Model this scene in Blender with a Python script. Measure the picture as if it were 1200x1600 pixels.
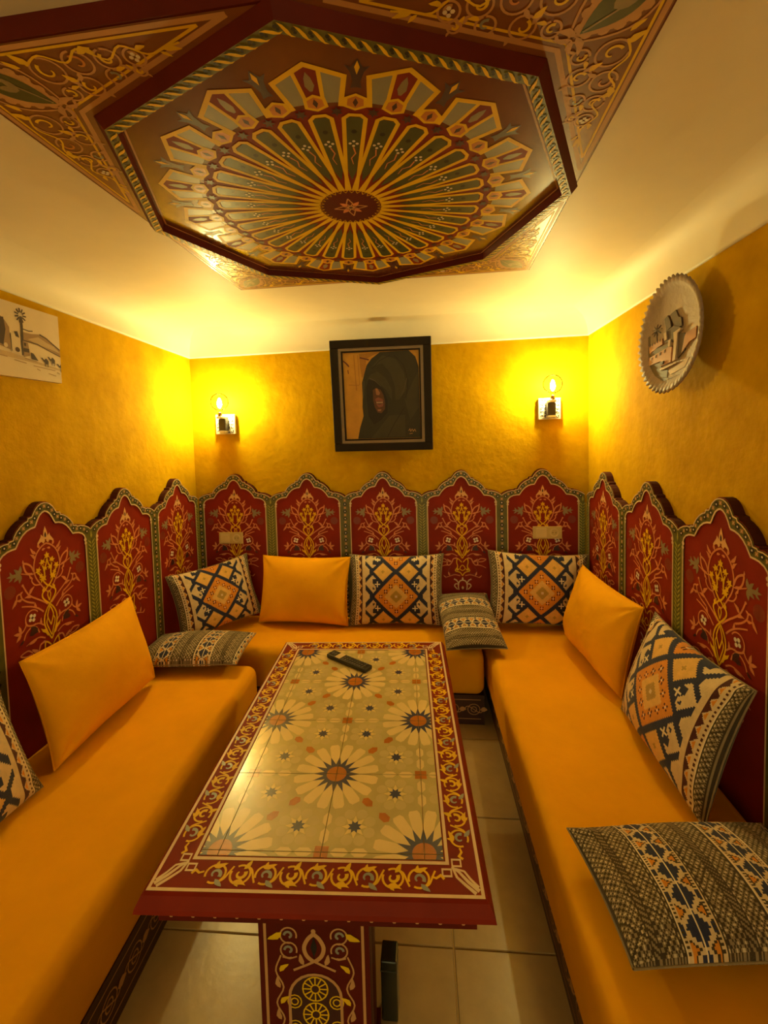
import bpy, math, random
import numpy as np
from mathutils import Matrix, Vector
random.seed(7); np.random.seed(7)
for o in list(bpy.data.objects): bpy.data.objects.remove(o)
SC = bpy.context.scene
COL = SC.collection
PI = math.pi

# ------------------------------------------------------------------ camera
cam_d = bpy.data.cameras.new('camera')
cam = bpy.data.objects.new('camera', cam_d); COL.objects.link(cam); SC.camera = cam
cam_d.sensor_fit = 'VERTICAL'; cam_d.sensor_height = 24.0; cam_d.sensor_width = 18.0
cam_d.lens = 695.73 / 1600 * 24.0
cam_d.shift_x = (600 - 598.55) / 1600; cam_d.shift_y = -(800 - 719.21) / 1600
cam_d.clip_start = 0.02
yaw, pitch, roll = 0.1047, -0.0540, -0.0261
fv = Vector((-math.sin(yaw)*math.cos(pitch), math.cos(yaw)*math.cos(pitch), math.sin(pitch)))
rv = Vector((math.cos(yaw), math.sin(yaw), 0)); uv_ = rv.cross(fv)
r2 = rv*math.cos(roll) + uv_*math.sin(roll); u2 = -rv*math.sin(roll) + uv_*math.cos(roll)
M = Matrix((r2, u2, -fv)).transposed().to_4x4(); M.translation = (0.0529, 0, 1.637)
cam.matrix_world = M

# ------------------------------------------------------------------ world and exposure
w = bpy.data.worlds.new('world'); SC.world = w; w.use_nodes = True
w.node_tree.nodes['Background'].inputs[0].default_value = (1.0, 0.87, 0.36, 1)
w.node_tree.nodes['Background'].inputs[1].default_value = 1.70  # even warm fill, added; it enters through the open rear end
SC.view_settings.view_transform = 'Standard'; SC.view_settings.look = 'None'
SC.view_settings.gamma = 1.0; SC.view_settings.use_curve_mapping = False
SC.view_settings.exposure = 0.28
BULB_STRENGTH = 1300.0
BULB_COLOUR = (1.0, 0.87, 0.34)

# ------------------------------------------------------------------ room numbers (metres)
D, XL, XR = 2.993, -1.604, 1.073          # back wall, left wall, right wall
YR = -3.0                                 # open end behind the camera, left without a wall to admit the world fill
ZC, ZCEIL = 2.243, 2.392                  # foot of the cove, ceiling
ZP, ZV = 1.401, 1.247                     # headboard peaks and valleys
ZS = 0.42                                 # seat
ZT = 0.633                                # table top
X0 = (XL + XR) / 2

# ------------------------------------------------------------------ materials
def srgb(r, g, b):
    f = lambda c: (c/255/12.92 if c/255 <= 0.04045 else ((c/255+0.055)/1.055)**2.4)
    return (f(r), f(g), f(b))
MATS = {}
def mat(name, col, rough=0.6, var=0.10, scale=8.0, bump=0.0, bscale=60.0, spec=0.5, metal=0.0, sheen=0.0, coat=0.0, dark=None, detail=4.0):
    if name in MATS: return MATS[name]
    m = bpy.data.materials.new(name); m.use_nodes = True; nt = m.node_tree; N = nt.nodes; L = nt.links
    b = N['Principled BSDF']
    b.inputs['Roughness'].default_value = rough; b.inputs['Metallic'].default_value = metal
    b.inputs['Specular IOR Level'].default_value = spec
    if sheen: b.inputs['Sheen Weight'].default_value = sheen
    if coat: b.inputs['Coat Weight'].default_value = coat; b.inputs['Coat Roughness'].default_value = 0.12
    tc = N.new('ShaderNodeTexCoord'); no = N.new('ShaderNodeTexNoise')
    no.inputs['Scale'].default_value = scale; no.inputs['Detail'].default_value = detail; no.inputs['Roughness'].default_value = 0.6
    L.new(tc.outputs['Object'], no.inputs['Vector'])
    rp = N.new('ShaderNodeValToRGB'); rp.color_ramp.elements[0].position = 0.3; rp.color_ramp.elements[1].position = 0.72
    c0 = dark if dark else tuple(c*(1-var) for c in col); c1 = tuple(min(1, c*(1+var)) for c in col)
    rp.color_ramp.elements[0].color = (*c0, 1); rp.color_ramp.elements[1].color = (*c1, 1)
    L.new(no.outputs['Fac'], rp.inputs['Fac']); L.new(rp.outputs['Color'], b.inputs['Base Color'])
    if bump:
        n2 = N.new('ShaderNodeTexNoise'); n2.inputs['Scale'].default_value = bscale; n2.inputs['Detail'].default_value = 5
        L.new(tc.outputs['Object'], n2.inputs['Vector'])
        bp = N.new('ShaderNodeBump'); bp.inputs['Strength'].default_value = bump; bp.inputs['Distance'].default_value = 0.01
        L.new(n2.outputs['Fac'], bp.inputs['Height']); L.new(bp.outputs['Normal'], b.inputs['Normal'])
    MATS[name] = m; return m

wall_m   = mat('yellow_plaster', (0.54, 0.315, 0.002), 0.85, 0.2, 5.5, 0.35, 26, dark=(0.48, 0.265, 0.001), detail=9, spec=0.05)
ceil_m   = mat('cream_ceiling_plaster', (0.80, 0.73, 0.58), 0.55, 0.05, 2.5, 0.12, 9, spec=0.4)
tile_m   = mat('beige_floor_tile', (0.46, 0.33, 0.16), 0.28, 0.10, 9, 0.05, 40)
grout_m  = mat('floor_grout', (0.52, 0.38, 0.18), 0.9)
orange_m = mat('orange_cotton', (0.84, 0.385, 0.004), 0.9, 0.05, 5, 0.35, 9, spec=0.12)
orange2_m= mat('orange_cushion_cotton', (0.85, 0.40, 0.005), 0.9, 0.05, 6, 0.5, 12, spec=0.12)
red_m    = mat('panel_red_paint', (0.235, 0.017, 0.005), 0.55, 0.14, 5, 0.05, 50, spec=0.15)
maroon_m = mat('maroon_wood', (0.10, 0.009, 0.004), 0.5, 0.15, 6, spec=0.15)
dkred_m  = mat('dark_red_wood', (0.21, 0.018, 0.005), 0.55, 0.15, 6, spec=0.12)
board_m  = mat('brown_red_board', (0.20, 0.062, 0.018), 0.36, 0.15, 5, coat=0.2)
octo_m   = mat('octagon_brown_paint', (0.16, 0.050, 0.024), 0.25, 0.18, 5, coat=0.3)
green_m  = mat('olive_border_paint', (0.11, 0.105, 0.018), 0.45, 0.2, 20)
dkgreen_m= mat('petal_green_paint', (0.060, 0.070, 0.024), 0.4, 0.2, 14)
ygreen_m = mat('leaf_green_paint', (0.36, 0.33, 0.055), 0.45)
cream_m  = mat('cream_paint', (0.70, 0.52, 0.33), 0.45)
white_m  = mat('white_paint', (0.80, 0.72, 0.60), 0.45)
yellow_m = mat('yellow_paint', (0.80, 0.48, 0.012), 0.45, spec=0.15)
gold_m   = mat('ochre_gold_paint', (0.78, 0.50, 0.010), 0.45, spec=0.15)
pink_m   = mat('salmon_paint', (0.66, 0.235, 0.085), 0.45)
tan_m    = mat('tan_paint', (0.55, 0.30, 0.13), 0.45, spec=0.2)
peach_m  = mat('peach_paint', (0.74, 0.42, 0.19), 0.45, spec=0.2)
grey_m   = mat('grey_green_paint', (0.26, 0.20, 0.11), 0.45)
bluegrey_m = mat('blue_grey_paint', (0.27, 0.27, 0.23), 0.4)
black_m  = mat('black_paint', (0.012, 0.009, 0.010), 0.4)
bud_m    = mat('dark_bud_paint', (0.050, 0.012, 0.014), 0.45)
smudge_m = mat('olive_smudge_paint', (0.205, 0.024, 0.008), 0.45)
jewel_m  = mat('jewel_orange_paint', (0.55, 0.20, 0.025), 0.4)

# ------------------------------------------------------------------ mesh building
class MB:
    def __init__(s): s.v, s.f, s.m, s.mats = [], [], [], []
    def mi(s, m):
        if m not in s.mats: s.mats.append(m)
        return s.mats.index(m)
    def face(s, pts, m):
        n = len(s.v); s.v += [tuple(p) for p in pts]; s.f.append(tuple(range(n, n+len(pts)))); s.m.append(s.mi(m))
    def mesh(s, vs, fs, m):
        n = len(s.v); s.v += [tuple(p) for p in vs]; k = s.mi(m)
        for f in fs: s.f.append(tuple(i+n for i in f)); s.m.append(k)
    def box(s, c, d, m, T=None):
        x, y, z = c; a, b, e = d[0]/2, d[1]/2, d[2]/2
        vs = [(x+i*a, y+j*b, z+k*e) for i in (-1, 1) for j in (-1, 1) for k in (-1, 1)]
        if T: vs = [T(*p) for p in vs]
        s.mesh(vs, [(0,1,3,2),(4,6,7,5),(0,4,5,1),(2,3,7,6),(0,2,6,4),(1,5,7,3)], m)
    def prism(s, poly, z0, z1, m, T=lambda x, y, z: (x, y, z)):
        n = len(poly)
        vs = [T(x, y, z0) for x, y in poly] + [T(x, y, z1) for x, y in poly]
        s.mesh(vs, [tuple(range(n-1, -1, -1)), tuple(range(n, 2*n))] + [(i, (i+1) % n, n+(i+1) % n, n+i) for i in range(n)], m)
    def tube(s, pts, r, m, n=8, caps=True):
        pts = [Vector(p) for p in pts]; rings = []
        rr = r if hasattr(r, '__len__') else [r]*len(pts)
        for i, p in enumerate(pts):
            t = (pts[min(i+1, len(pts)-1)] - pts[max(i-1, 0)]).normalized()
            a = t.cross(Vector((0, 0, 1)));  a = a if a.length > 1e-3 else t.cross(Vector((0, 1, 0))); a.normalize(); b = t.cross(a)
            rings.append([p + (a*math.cos(2*PI*k/n) + b*math.sin(2*PI*k/n))*rr[i] for k in range(n)])
        vs = [q for R in rings for q in R]
        fs = [(i*n+k, i*n+(k+1) % n, (i+1)*n+(k+1) % n, (i+1)*n+k) for i in range(len(pts)-1) for k in range(n)]
        if caps: fs += [tuple(range(n)), tuple((len(pts)-1)*n+k for k in range(n))]
        s.mesh(vs, fs, m)
    def lathe(s, prof, m, n=32, T=lambda x, y, z: (x, y, z)):
        vs = [T(r*math.cos(2*PI*k/n), r*math.sin(2*PI*k/n), z) for r, z in prof for k in range(n)]
        fs = [(i*n+k, i*n+(k+1) % n, (i+1)*n+(k+1) % n, (i+1)*n+k) for i in range(len(prof)-1) for k in range(n)]
        s.mesh(vs, fs, m)
    def data(s, name, smooth=False):
        me = bpy.data.meshes.new(name); me.from_pydata(s.v, [], s.f)
        for m in s.mats: me.materials.append(m)
        me.polygons.foreach_set('material_index', s.m)
        if smooth: me.polygons.foreach_set('use_smooth', [True]*len(s.f))
        me.update(); return me
    def build(s, name, parent=None, smooth=False, loc=None):
        o = bpy.data.objects.new(name, s.data(name, smooth)); COL.objects.link(o)
        if parent: o.parent = parent
        if loc: o.location = loc
        return o
def fix_normals(o):
    import bmesh
    bm = bmesh.new(); bm.from_mesh(o.data); bmesh.ops.recalc_face_normals(bm, faces=bm.faces); bm.to_mesh(o.data); bm.free()
def link_copy(me, name, parent, loc=(0, 0, 0), scale=None, rz=0):
    o = bpy.data.objects.new(name, me); COL.objects.link(o); o.parent = parent; o.location = loc; o.rotation_euler = (0, 0, rz)
    if scale: o.scale = scale
    return o
def empty(name, loc=(0, 0, 0), rz=0):
    o = bpy.data.objects.new(name, None); COL.objects.link(o); o.location = loc; o.rotation_euler = (0, 0, rz); o.empty_display_size = 0.1
    return o
def tag(o, label, cat, group=None):
    o['label'] = label; o['category'] = cat
    if group: o['group'] = group
    return o
def struct(o, label=None, cat=None):
    o['kind'] = 'structure'
    if label: o['label'] = label
    if cat: o['category'] = cat
    return o
def bevel(o, width, seg=2, angle=40):
    b = o.modifiers.new('bevel', 'BEVEL'); b.width = width; b.segments = seg; b.limit_method = 'ANGLE'; b.angle_limit = math.radians(angle)
    return o

# ------------------------------------------------------------------ painted ornament: thin flat shapes laid on a surface
def spline(pts, n=6):
    P = [Vector((*p, 0)) for p in pts]
    if len(P) < 3: return [tuple(p) for p in pts]
    P = [P[0]*2-P[1]] + P + [P[-1]*2-P[-2]]; out = []
    for i in range(1, len(P)-2):
        for k in range(n):
            t = k/n; a, b, c, d = P[i-1], P[i], P[i+1], P[i+2]
            q = 0.5*((2*b)+(c-a)*t+(2*a-5*b+4*c-d)*t*t+(3*b-a-3*c+d)*t**3); out.append((q.x, q.y))
    out.append((P[-2].x, P[-2].y)); return out
def arc(cx, cy, r, a0, a1, n=14, r1=None, ry=None):
    out = []
    for k in range(n+1):
        t = k/n; a = math.radians(a0+(a1-a0)*t); R = r+((r1 if r1 is not None else r)-r)*t
        out.append((cx+R*math.cos(a), cy+R*(ry or 1)*math.sin(a)))
    return out
class Paint:
    """2-D ornament: shapes in (u, v), drawn on a surface by a mapping (u, v, height)."""
    def __init__(s): s.items = []; s.n = 0; s.k = 0
    def nx(s): s.n += 1; return (s.n % 61)*0.0115
    def poly(s, pts, m, lay=1): s.items.append(([tuple(p) for p in pts], m, lay+s.nx()))
    def disc(s, x, y, r, m, lay=1, n=10, ry=None): s.poly([(x+r*math.cos(2*PI*k/n), y+(ry or r)*math.sin(2*PI*k/n)) for k in range(n)], m, lay)
    def ribbon(s, pts, w, m, lay=1, w1=None, closed=False, smooth=0):
        if smooth: pts = spline(pts, smooth)
        P = [Vector((p[0], p[1])) for p in pts]; n = len(P)
        if n < 2: return
        L, R = [], []; lay = lay+s.nx()
        for i in range(n):
            if closed: a, b = P[(i-1) % n], P[(i+1) % n]
            else: a, b = P[max(i-1, 0)], P[min(i+1, n-1)]
            t = b-a
            if t.length < 1e-9: t = Vector((1, 0))
            t.normalize(); nn = Vector((-t.y, t.x)); ww = w
            if w1 is not None: ww = w+(w1-w)*i/(n-1)
            k = 1.0
            if 0 < i < n-1 or closed:
                d1, d2 = (P[i]-a), (b-P[i])
                if d1.length > 1e-9 and d2.length > 1e-9:
                    c = max(0.35, math.cos(d1.angle(d2)/2)); k = 1/c
            L.append(P[i]+nn*ww*k/2); R.append(P[i]-nn*ww*k/2)
        for i in range(n if closed else n-1):
            j = (i+1) % n; s.items.append(([tuple(L[i]), tuple(L[j]), tuple(R[j]), tuple(R[i])], m, lay))
    def leaf(s, x, y, ang, ln, wd, m, lay=1, hook=0.0):
        a = math.radians(ang); c, sn = math.cos(a), math.sin(a)
        q = [(0, 0), (.25, .42), (.55, .5), (.8, .28+hook), (1, hook*1.6), (.75, -.22+hook*.6), (.5, -.42), (.22, -.36)]
        s.poly([(x+c*u*ln-sn*v*wd, y+sn*u*ln+c*v*wd) for u, v in q], m, lay)
    def mirror(s, x0=0.0):
        s.items += [([(2*x0-u, v) for u, v in reversed(p)], m, l+.006) for p, m, l in s.items]
    def xf(s, f):
        q = Paint(); q.items = [([f(*p) for p in pts], m, l) for pts, m, l in s.items]; return q
    def add(s, o): s.k += 1; s.items += [(p, m, l+(s.k % 6)*.0018) for p, m, l in o.items]
    def emit(s, mb, T, step=0.00035):
        for i, (pts, m, l) in enumerate(s.items): mb.face([T(u, v, step*l) for u, v in pts], m)
        return mb
def rect_frame(P, x0, x1, y0, y1, wd, m, lay=1):
    P.poly([(x0, y0), (x1, y0), (x1, y0+wd), (x0, y0+wd)], m, lay); P.poly([(x0, y1-wd), (x1, y1-wd), (x1, y1), (x0, y1)], m, lay)
    P.poly([(x0, y0+wd), (x0+wd, y0+wd), (x0+wd, y1-wd), (x0, y1-wd)], m, lay); P.poly([(x1-wd, y0+wd), (x1, y0+wd), (x1, y1-wd), (x1-wd, y1-wd)], m, lay)
def clip(poly, x0, x1, y0, y1):
    for ax, lim, sg in ((0, x0, 1), (0, x1, -1), (1, y0, 1), (1, y1, -1)):
        out = []
        for i in range(len(poly)):
            a, b = poly[i], poly[(i+1) % len(poly)]; da, db = sg*(a[ax]-lim), sg*(b[ax]-lim)
            if da >= 0: out.append(a)
            if (da >= 0) != (db >= 0):
                t = da/(da-db); out.append((a[0]+(b[0]-a[0])*t, a[1]+(b[1]-a[1])*t))
        poly = out
        if len(poly) < 3: return None
    return poly

# ================================================================== the setting
def zc_left(y): return ZC-0.0305*(y-1.8)/(D-1.8)
def wall(name, quads):
    mb = MB()
    for q in quads: mb.face(q, wall_m)
    return struct(mb.build(name))
T_ = 0.12
def slab(name, c, d, m): mb = MB(); mb.box(c, d, m); return struct(mb.build(name))
slab('wall_back', (X0, D+T_/2, 1.2), (XR-XL+2*T_, T_, 2.4+T_), wall_m)
slab('wall_left', (XL-T_/2, (D+YR)/2, 1.2), (T_, D-YR, 2.4+T_), wall_m)
slab('wall_right', (XR+T_/2, (D+YR)/2, 1.2), (T_, D-YR, 2.4+T_), wall_m)
slab('ceiling', (X0, (D+YR)/2, ZCEIL+0.05), (XR-XL+2*T_, D-YR+2*T_, 0.10), ceil_m)
# coved plaster at the top of the walls
def cove(name, corners, inward):
    """corners: two (x, y, zfoot, mitre direction) at the wall foot of the cove; the profile is a quarter hollow with a small lip."""
    mb = MB(); n = 10; lip = 0.006
    rows = []
    for (x, y, z, mx, my) in corners:
        r = ZCEIL-z; R = 0.135
        prof = [(0.0, z), (lip, z)] + [(lip+(R-lip)*(1-math.cos(a)), z+0.012+(r-0.012)*math.sin(a)) for a in [k/n*PI/2 for k in range(n+1)]]
        rows.append([(x+mx*o, y+my*o, zz) for o, zz in prof])
    k = len(rows[0])
    vs = rows[0]+rows[1]
    mb.mesh(vs, [(i, i+1, k+i+1, k+i) for i in range(k-1)], ceil_m)
    return struct(mb.build(name, smooth=True))
zlb = ZC-0.0305
cove('trim_1', [(XL, D, zlb, 1, -1), (XR, D, ZC, -1, -1)], None)
cove('trim_2', [(XL, YR, zc_left(YR), 1, 1), (XL, D, zlb, 1, -1)], None)
cove('trim_3', [(XR, D, ZC, -1, -1), (XR, YR, ZC, -1, 1)], None)
# floor: screed with single tiles laid on it
fl = slab('floor', (X0, (D+YR)/2, -0.056), (XR-XL+2*T_, D-YR+2*T_, 0.10), grout_m)
TF = 0.496; fa = 0.0221; fx, fy = 0.0969, 1.3472
mb = MB(); g = 0.0022
mb.mesh([(g, g, -.006), (TF-g, g, -.006), (TF-g, TF-g, -.006), (g, TF-g, -.006), (g+.002, g+.002, 0), (TF-g-.002, g+.002, 0), (TF-g-.002, TF-g-.002, 0), (g+.002, TF-g-.002, 0)],
        [(4, 5, 6, 7), (0, 1, 5, 4), (1, 2, 6, 5), (2, 3, 7, 6), (3, 0, 4, 7)], tile_m)
tile_me = mb.data('floor_tile')
for i in range(-4, 3):
    for j in range(-9, 4):
        cs = [(fx+TF*((i+a)*math.cos(fa)-(j+b)*math.sin(fa)), fy+TF*((i+a)*math.sin(fa)+(j+b)*math.cos(fa))) for a in (0, 1) for b in (0, 1)]
        if min(c[0] for c in cs) > XL and max(c[0] for c in cs) < XR and min(c[1] for c in cs) > YR and max(c[1] for c in cs) < D:
            link_copy(tile_me, 'tile', fl, (cs[0][0], cs[0][1], 0), rz=fa)

# ================================================================== painted headboards
PW = 0.52; PD = 0.036; U = 0.0011
outer = [(0, 0), (-14, 2), (-27, 8), (-40, 19), (-50, 33), (-57, 45), (-74, 48), (-77, 57), (-92, 62), (-110, 73), (-126, 88), (-137, 103), (-141, 115), (-158, 117), (-161, 122), (-180, 122), (-203, 128), (-224, 138), (-236.4, 148)]
inner = [(0, 37), (-12, 41), (-24, 50), (-35, 66), (-43, 82), (-48, 90), (-66, 92), (-84, 98), (-102, 110), (-117, 126), (-128, 142), (-134, 151), (-150, 152), (-168, 155), (-186, 163), (-198, 175), (-203, 188)]
def arch(pts): 
    h = [(x*U, ZP+(-y)*U) for x, y in pts]
    return [(-x, z) for x, z in reversed(h[1:])][::1], h
def full(pts):  # left foot to right foot
    h = [(x*U, ZP-y*U) for x, y in pts]
    return list(reversed(h)) + [(-x, z) for x, z in h[1:]]
OUT, INN = full(outer), full(inner)
ZB = 0.20
TP = lambda off: (lambda u, v, w_: (u, -off-w_, v))
# board
edge_m = mat('dark_panel_edge', (0.055, 0.008, 0.005), 0.6, spec=0.2)
mb = MB(); bp_ = [(-PW/2+.0006, ZB)] + [(max(-PW/2+.0006, min(PW/2-.0006, x)), z) for x, z in OUT] + [(PW/2-.0006, ZB)]; nb = len(bp_)
bv = [(x, -.001, z) for x, z in bp_]+[(x, -PD, z) for x, z in bp_]
mb.mesh(bv, [tuple(range(nb-1, -1, -1)), tuple(range(nb, 2*nb))], red_m); mb.mesh(bv, [(i, (i+1) % nb, nb+(i+1) % nb, nb+i) for i in range(nb)], edge_m)
board_me = mb.data('panel')
# olive border frame standing 4 mm proud
mb = MB(); e = PW/2-.0008
for a, b in ((-1, 1), (1, -1)):
    pass
ring = [(-e, ZB)] + [(max(-e, min(e, x)), z-0.003) for x, z in OUT] + [(e, ZB), (203*U, ZB)] + [(x, z) for x, z in reversed(INN)] + [(-203*U, ZB)]
mb.prism(ring, PD, PD+0.004, green_m, lambda x, y, z: (x, -z, y))
border_me = mb.data('border')
P = Paint()
P.ribbon([(x, z) for x, z in INN], 0.0065, cream_m, 2)
for s_ in (-1, 1):
    P.ribbon([(s_*203*U, ZP-188*U), (s_*203*U, ZB+.01)], 0.0062, cream_m, 2)
    P.disc(s_*201*U, ZP-193*U, 0.0085, cream_m, 3); P.disc(s_*202*U, ZP-208*U, 0.007, cream_m, 3)
P.ribbon([(x*0.996, z-0.006) for x, z in OUT], 0.0042, cream_m, 2)
mb = P.emit(MB(), TP(PD+0.0042)); line_me = mb.data('painted_line')
# small flowers along the arch border
P = Paint()
def resample(pts, n):
    L = [0]
    for a, b in zip(pts, pts[1:]): L.append(L[-1]+math.dist(a, b))
    out = []
    for k in range(n):
        t = L[-1]*(k+.5)/n; i = max(j for j in range(len(L)) if L[j] <= t); i = min(i, len(pts)-2)
        f = (t-L[i])/(L[i+1]-L[i]+1e-9); out.append((pts[i][0]+(pts[i+1][0]-pts[i][0])*f, pts[i][1]+(pts[i+1][1]-pts[i][1])*f))
    return out
ro, ri = resample(OUT, 27), resample(INN, 27)
def bloom(P, x, y, kind, s=1.0):
    if kind == 0:
        for k in range(5): P.disc(x+.0066*s*math.cos(k*2*PI/5), y+.0066*s*math.sin(k*2*PI/5), .0048*s, black_m, 2, 6)
        P.disc(x, y, .0038*s, white_m, 3, 6)
    else:
        for k in range(4): P.disc(x+.0052*s*math.cos(k*PI/2+.78), y+.0052*s*math.sin(k*PI/2+.78), .0036*s, tan_m, 2, 6)
        P.disc(x, y, .0026*s, cream_m, 3, 6)
for k, (a, b) in enumerate(zip(ro, ri)):
    bloom(P, (a[0]+b[0])/2, (a[1]+b[1])/2, k % 2)
bloom_me = P.emit(MB(), TP(PD+0.0042)).data('border_flower_painting')
# post ornament: leaf chevrons or flowers
P = Paint(); z = 0.40
while z < ZV-0.075:
    for s_ in (-1, 1): P.poly([(s_*.001, z), (s_*.019, z+.018), (s_*.021, z+.026), (s_*.004, z+.013)], ygreen_m, 2)
    z += .0185
P.ribbon([(-.0285, .36), (-.0285, ZV-.07)], .003, ygreen_m, 2); P.ribbon([(.0285, .36), (.0285, ZV-.07)], .003, ygreen_m, 2)
P.poly([(-.006, ZV-.045), (0, ZV-.02), (.006, ZV-.045), (0, ZV-.06)], ygreen_m, 2)
chev_me = P.emit(MB(), TP(PD+0.0046)).data('leaf_chevron_painting')
P = Paint(); z = 0.40; k = 0
while z < ZV-0.02: bloom(P, 0, z, k % 2, 1.15); z += .0245; k += 1
dots_me = P.emit(MB(), TP(PD+0.0046)).data('flower_column_painting')
# the flowering tree painted on every panel (u to the right, v = height)
def tree():
    A = Paint(); k_ = 0.00055
    def c(x, y): return (x*k_, ZP-(y+270)*k_)
    def rib(pts, w, m, lay, w1=None): A.ribbon([c(*p) for p in pts], w*1.15*k_, m, lay, None if w1 is None else w1*1.15*k_, smooth=5)
    def lf(x, y, ang, ln, wd, m, lay, hook=0.25): A.leaf(*c(x, y), ang, ln*k_, wd*k_, m, lay, hook)
    # crowning flower
    A.poly([c(0, -80), c(14, -45), c(21, -12), c(14, 14), c(0, 24)], peach_m, 3); A.poly([c(0, -40), c(8, -18), c(7, 0), c(0, 8)], bud_m, 4)
    A.poly([c(8, 8), c(26, -8), c(40, -22), c(44, -2), c(60, 18), c(76, 38), c(70, 50), c(52, 38), c(36, 34), c(22, 52), c(6, 36)], peach_m, 3)
    # outer salmon stem enclosing the yellow tree
    rib([(0, 52), (45, 72), (88, 112), (114, 168), (122, 230), (108, 290), (74, 345), (40, 395), (8, 430)], 11, pink_m, 2, 9)
    lf(60, 78, 60, 48, 24, pink_m, 2, .4); lf(92, 112, 30, 70, 26, pink_m, 2, .5); lf(108, 150, 62, 60, 24, pink_m, 2, -.4); lf(40, 100, 150, 34, 20, pink_m, 2)
    rib([(124, 240), (140, 200), (168, 172), (206, 160), (200, 205), (178, 238), (138, 250)], 12, pink_m, 2); lf(206, 160, 70, 30, 16, pink_m, 2)
    rib([(125, 255), (160, 252), (196, 238), (232, 224)], 8, pink_m, 2, 6)
    for an, ln in ((90, 62), (40, 70), (0, 112), (-40, 70), (-85, 66)): lf(238, 226, an, ln, 30, grey_m, 2, .1)
    lf(300, 224, 50, 44, 18, grey_m, 2); lf(300, 228, -50, 44, 18, grey_m, 2)
    # yellow tree
    A.poly([c(0, 116), c(10, 136), c(24, 134), c(16, 152), c(26, 166), c(6, 162), c(0, 176)], yellow_m, 4)
    def tulip(x, y, s, ang):
        a = math.radians(ang); q = [(-.1, -.9), (.16, -.2), (.75, -.55), (.6, .05), (1, .55), (.42, .4), (0, 1), (-.42, .4), (-1, .55), (-.6, .05), (-.75, -.55), (-.16, -.2)]
        A.poly([c(x+s*(math.cos(a)*u+math.sin(a)*v), y-s*(-math.sin(a)*u+math.cos(a)*v)) for u, v in q], yellow_m, 4)
    tulip(44, 192, 30, 22); tulip(84, 246, 30, 40); tulip(24, 244, 24, -8); tulip(46, 322, 34, 10); tulip(62, 290, 22, 60)
    rib([(44, 214), (34, 250), (30, 290), (44, 330), (28, 356), (0, 388)], 11, yellow_m, 3); rib([(84, 262), (66, 290), (46, 318)], 10, yellow_m, 3); rib([(0, 172), (10, 210), (24, 236)], 9, yellow_m, 3)
    rib([(0, 374), (30, 404), (58, 424), (62, 452), (40, 486), (0, 524)], 11, yellow_m, 3); lf(56, 420, 100, 46, 20, yellow_m, 3, .5); rib([(0, 420), (14, 450), (0, 500)], 8, yellow_m, 3)
    rib([(0, 524), (30, 558), (54, 606), (60, 656), (46, 710), (22, 762), (0, 800)], 10, yellow_m, 3); rib([(0, 540), (22, 590), (26, 624), (0, 690)], 9, yellow_m, 3); rib([(26, 624), (40, 660), (20, 720), (0, 770)], 8, yellow_m, 3)
    A.poly([c(24, 762), c(40, 706), c(70, 700), c(96, 684), c(82, 716), c(56, 734), c(38, 764)], yellow_m, 4)
    rib([(8, 846), (40, 812), (62, 806), (68, 850), (58, 900), (86, 948), (54, 962), (24, 976), (0, 1012)], 10, yellow_m, 3); rib([(0, 880), (22, 900), (30, 930), (0, 950)], 8, yellow_m, 3); tulip(58, 930, 24, 160)
    # salmon branches
    rib([(18, 520), (70, 478), (128, 438), (172, 404), (200, 364), (222, 318)], 11, pink_m, 2, 10); A.disc(*c(226, 312), 10*k_, pink_m, 2, 8)
    lf(176, 398, 120, 70, 26, pink_m, 2, .4); lf(150, 420, 20, 70, 26, pink_m, 2, -.3); rib([(70, 352), (120, 340), (146, 306), (140, 282)], 9, pink_m, 2); lf(140, 284, 30, 40, 20, pink_m, 2, .5)
    rib([(140, 470), (196, 442), (238, 404), (250, 368), (276, 372), (282, 396)], 11, pink_m, 2, 9); lf(276, 388, -60, 80, 24, pink_m, 2, .2); lf(236, 410, -10, 46, 22, pink_m, 2, .3); lf(250, 372, 130, 30, 16, pink_m, 2)
    rib([(60, 566), (100, 528), (150, 496), (206, 474), (246, 462)], 11, pink_m, 2, 8); lf(120, 514, 60, 50, 22, pink_m, 2, .3)
    A.ribbon([c(164+58*math.cos(t), 574+58*math.sin(t)) for t in [math.radians(q) for q in range(-150, 130, 14)]], 9*k_, pink_m, 2)
    for q in range(4): A.disc(*c(164+21*math.cos(q*PI/2+.5), 574+21*math.sin(q*PI/2+.5)), 14*k_, white_m, 3, 8)
    A.disc(*c(164, 574), 9*k_, bud_m, 4, 8)
    rib([(60, 672), (110, 636), (168, 630), (212, 612), (222, 580)], 10, pink_m, 2); lf(84, 652, 70, 50, 22, pink_m, 2, .4)
    rib([(214, 600), (236, 632), (262, 652)], 9, pink_m, 2)
    for an in (70, 10, -50): lf(262, 654, an, 66, 26, pink_m, 2, .1)
    lf(120, 700, 40, 90, 52, bud_m, 3, .1); lf(196, 700, 150, 84, 50, bud_m, 3, .1); rib([(108, 708), (130, 660), (172, 640), (222, 668), (246, 712)], 9, pink_m, 2); lf(246, 706, -50, 46, 20, bud_m, 3)
    rib([(60, 770), (110, 744), (170, 744), (230, 760)], 10, pink_m, 2, 5); lf(130, 742, -20, 80, 24, pink_m, 2, .2)
    rib([(82, 796), (108, 806), (128, 850), (160, 882), (184, 866), (176, 836)], 11, pink_m, 2); lf(90, 800, 160, 40, 22, pink_m, 2, .4); lf(126, 842, 20, 70, 28, pink_m, 2, .3)
    rib([(180, 830), (220, 800), (280, 812), (236, 838), (190, 840)], 9, pink_m, 2); rib([(176, 880), (220, 886), (280, 914)], 9, pink_m, 2, 5)
    A.ribbon([c(*p) for p in arc(120, 950, 46, -60, 230, 14)], 8*k_, smudge_m, 2)
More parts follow.
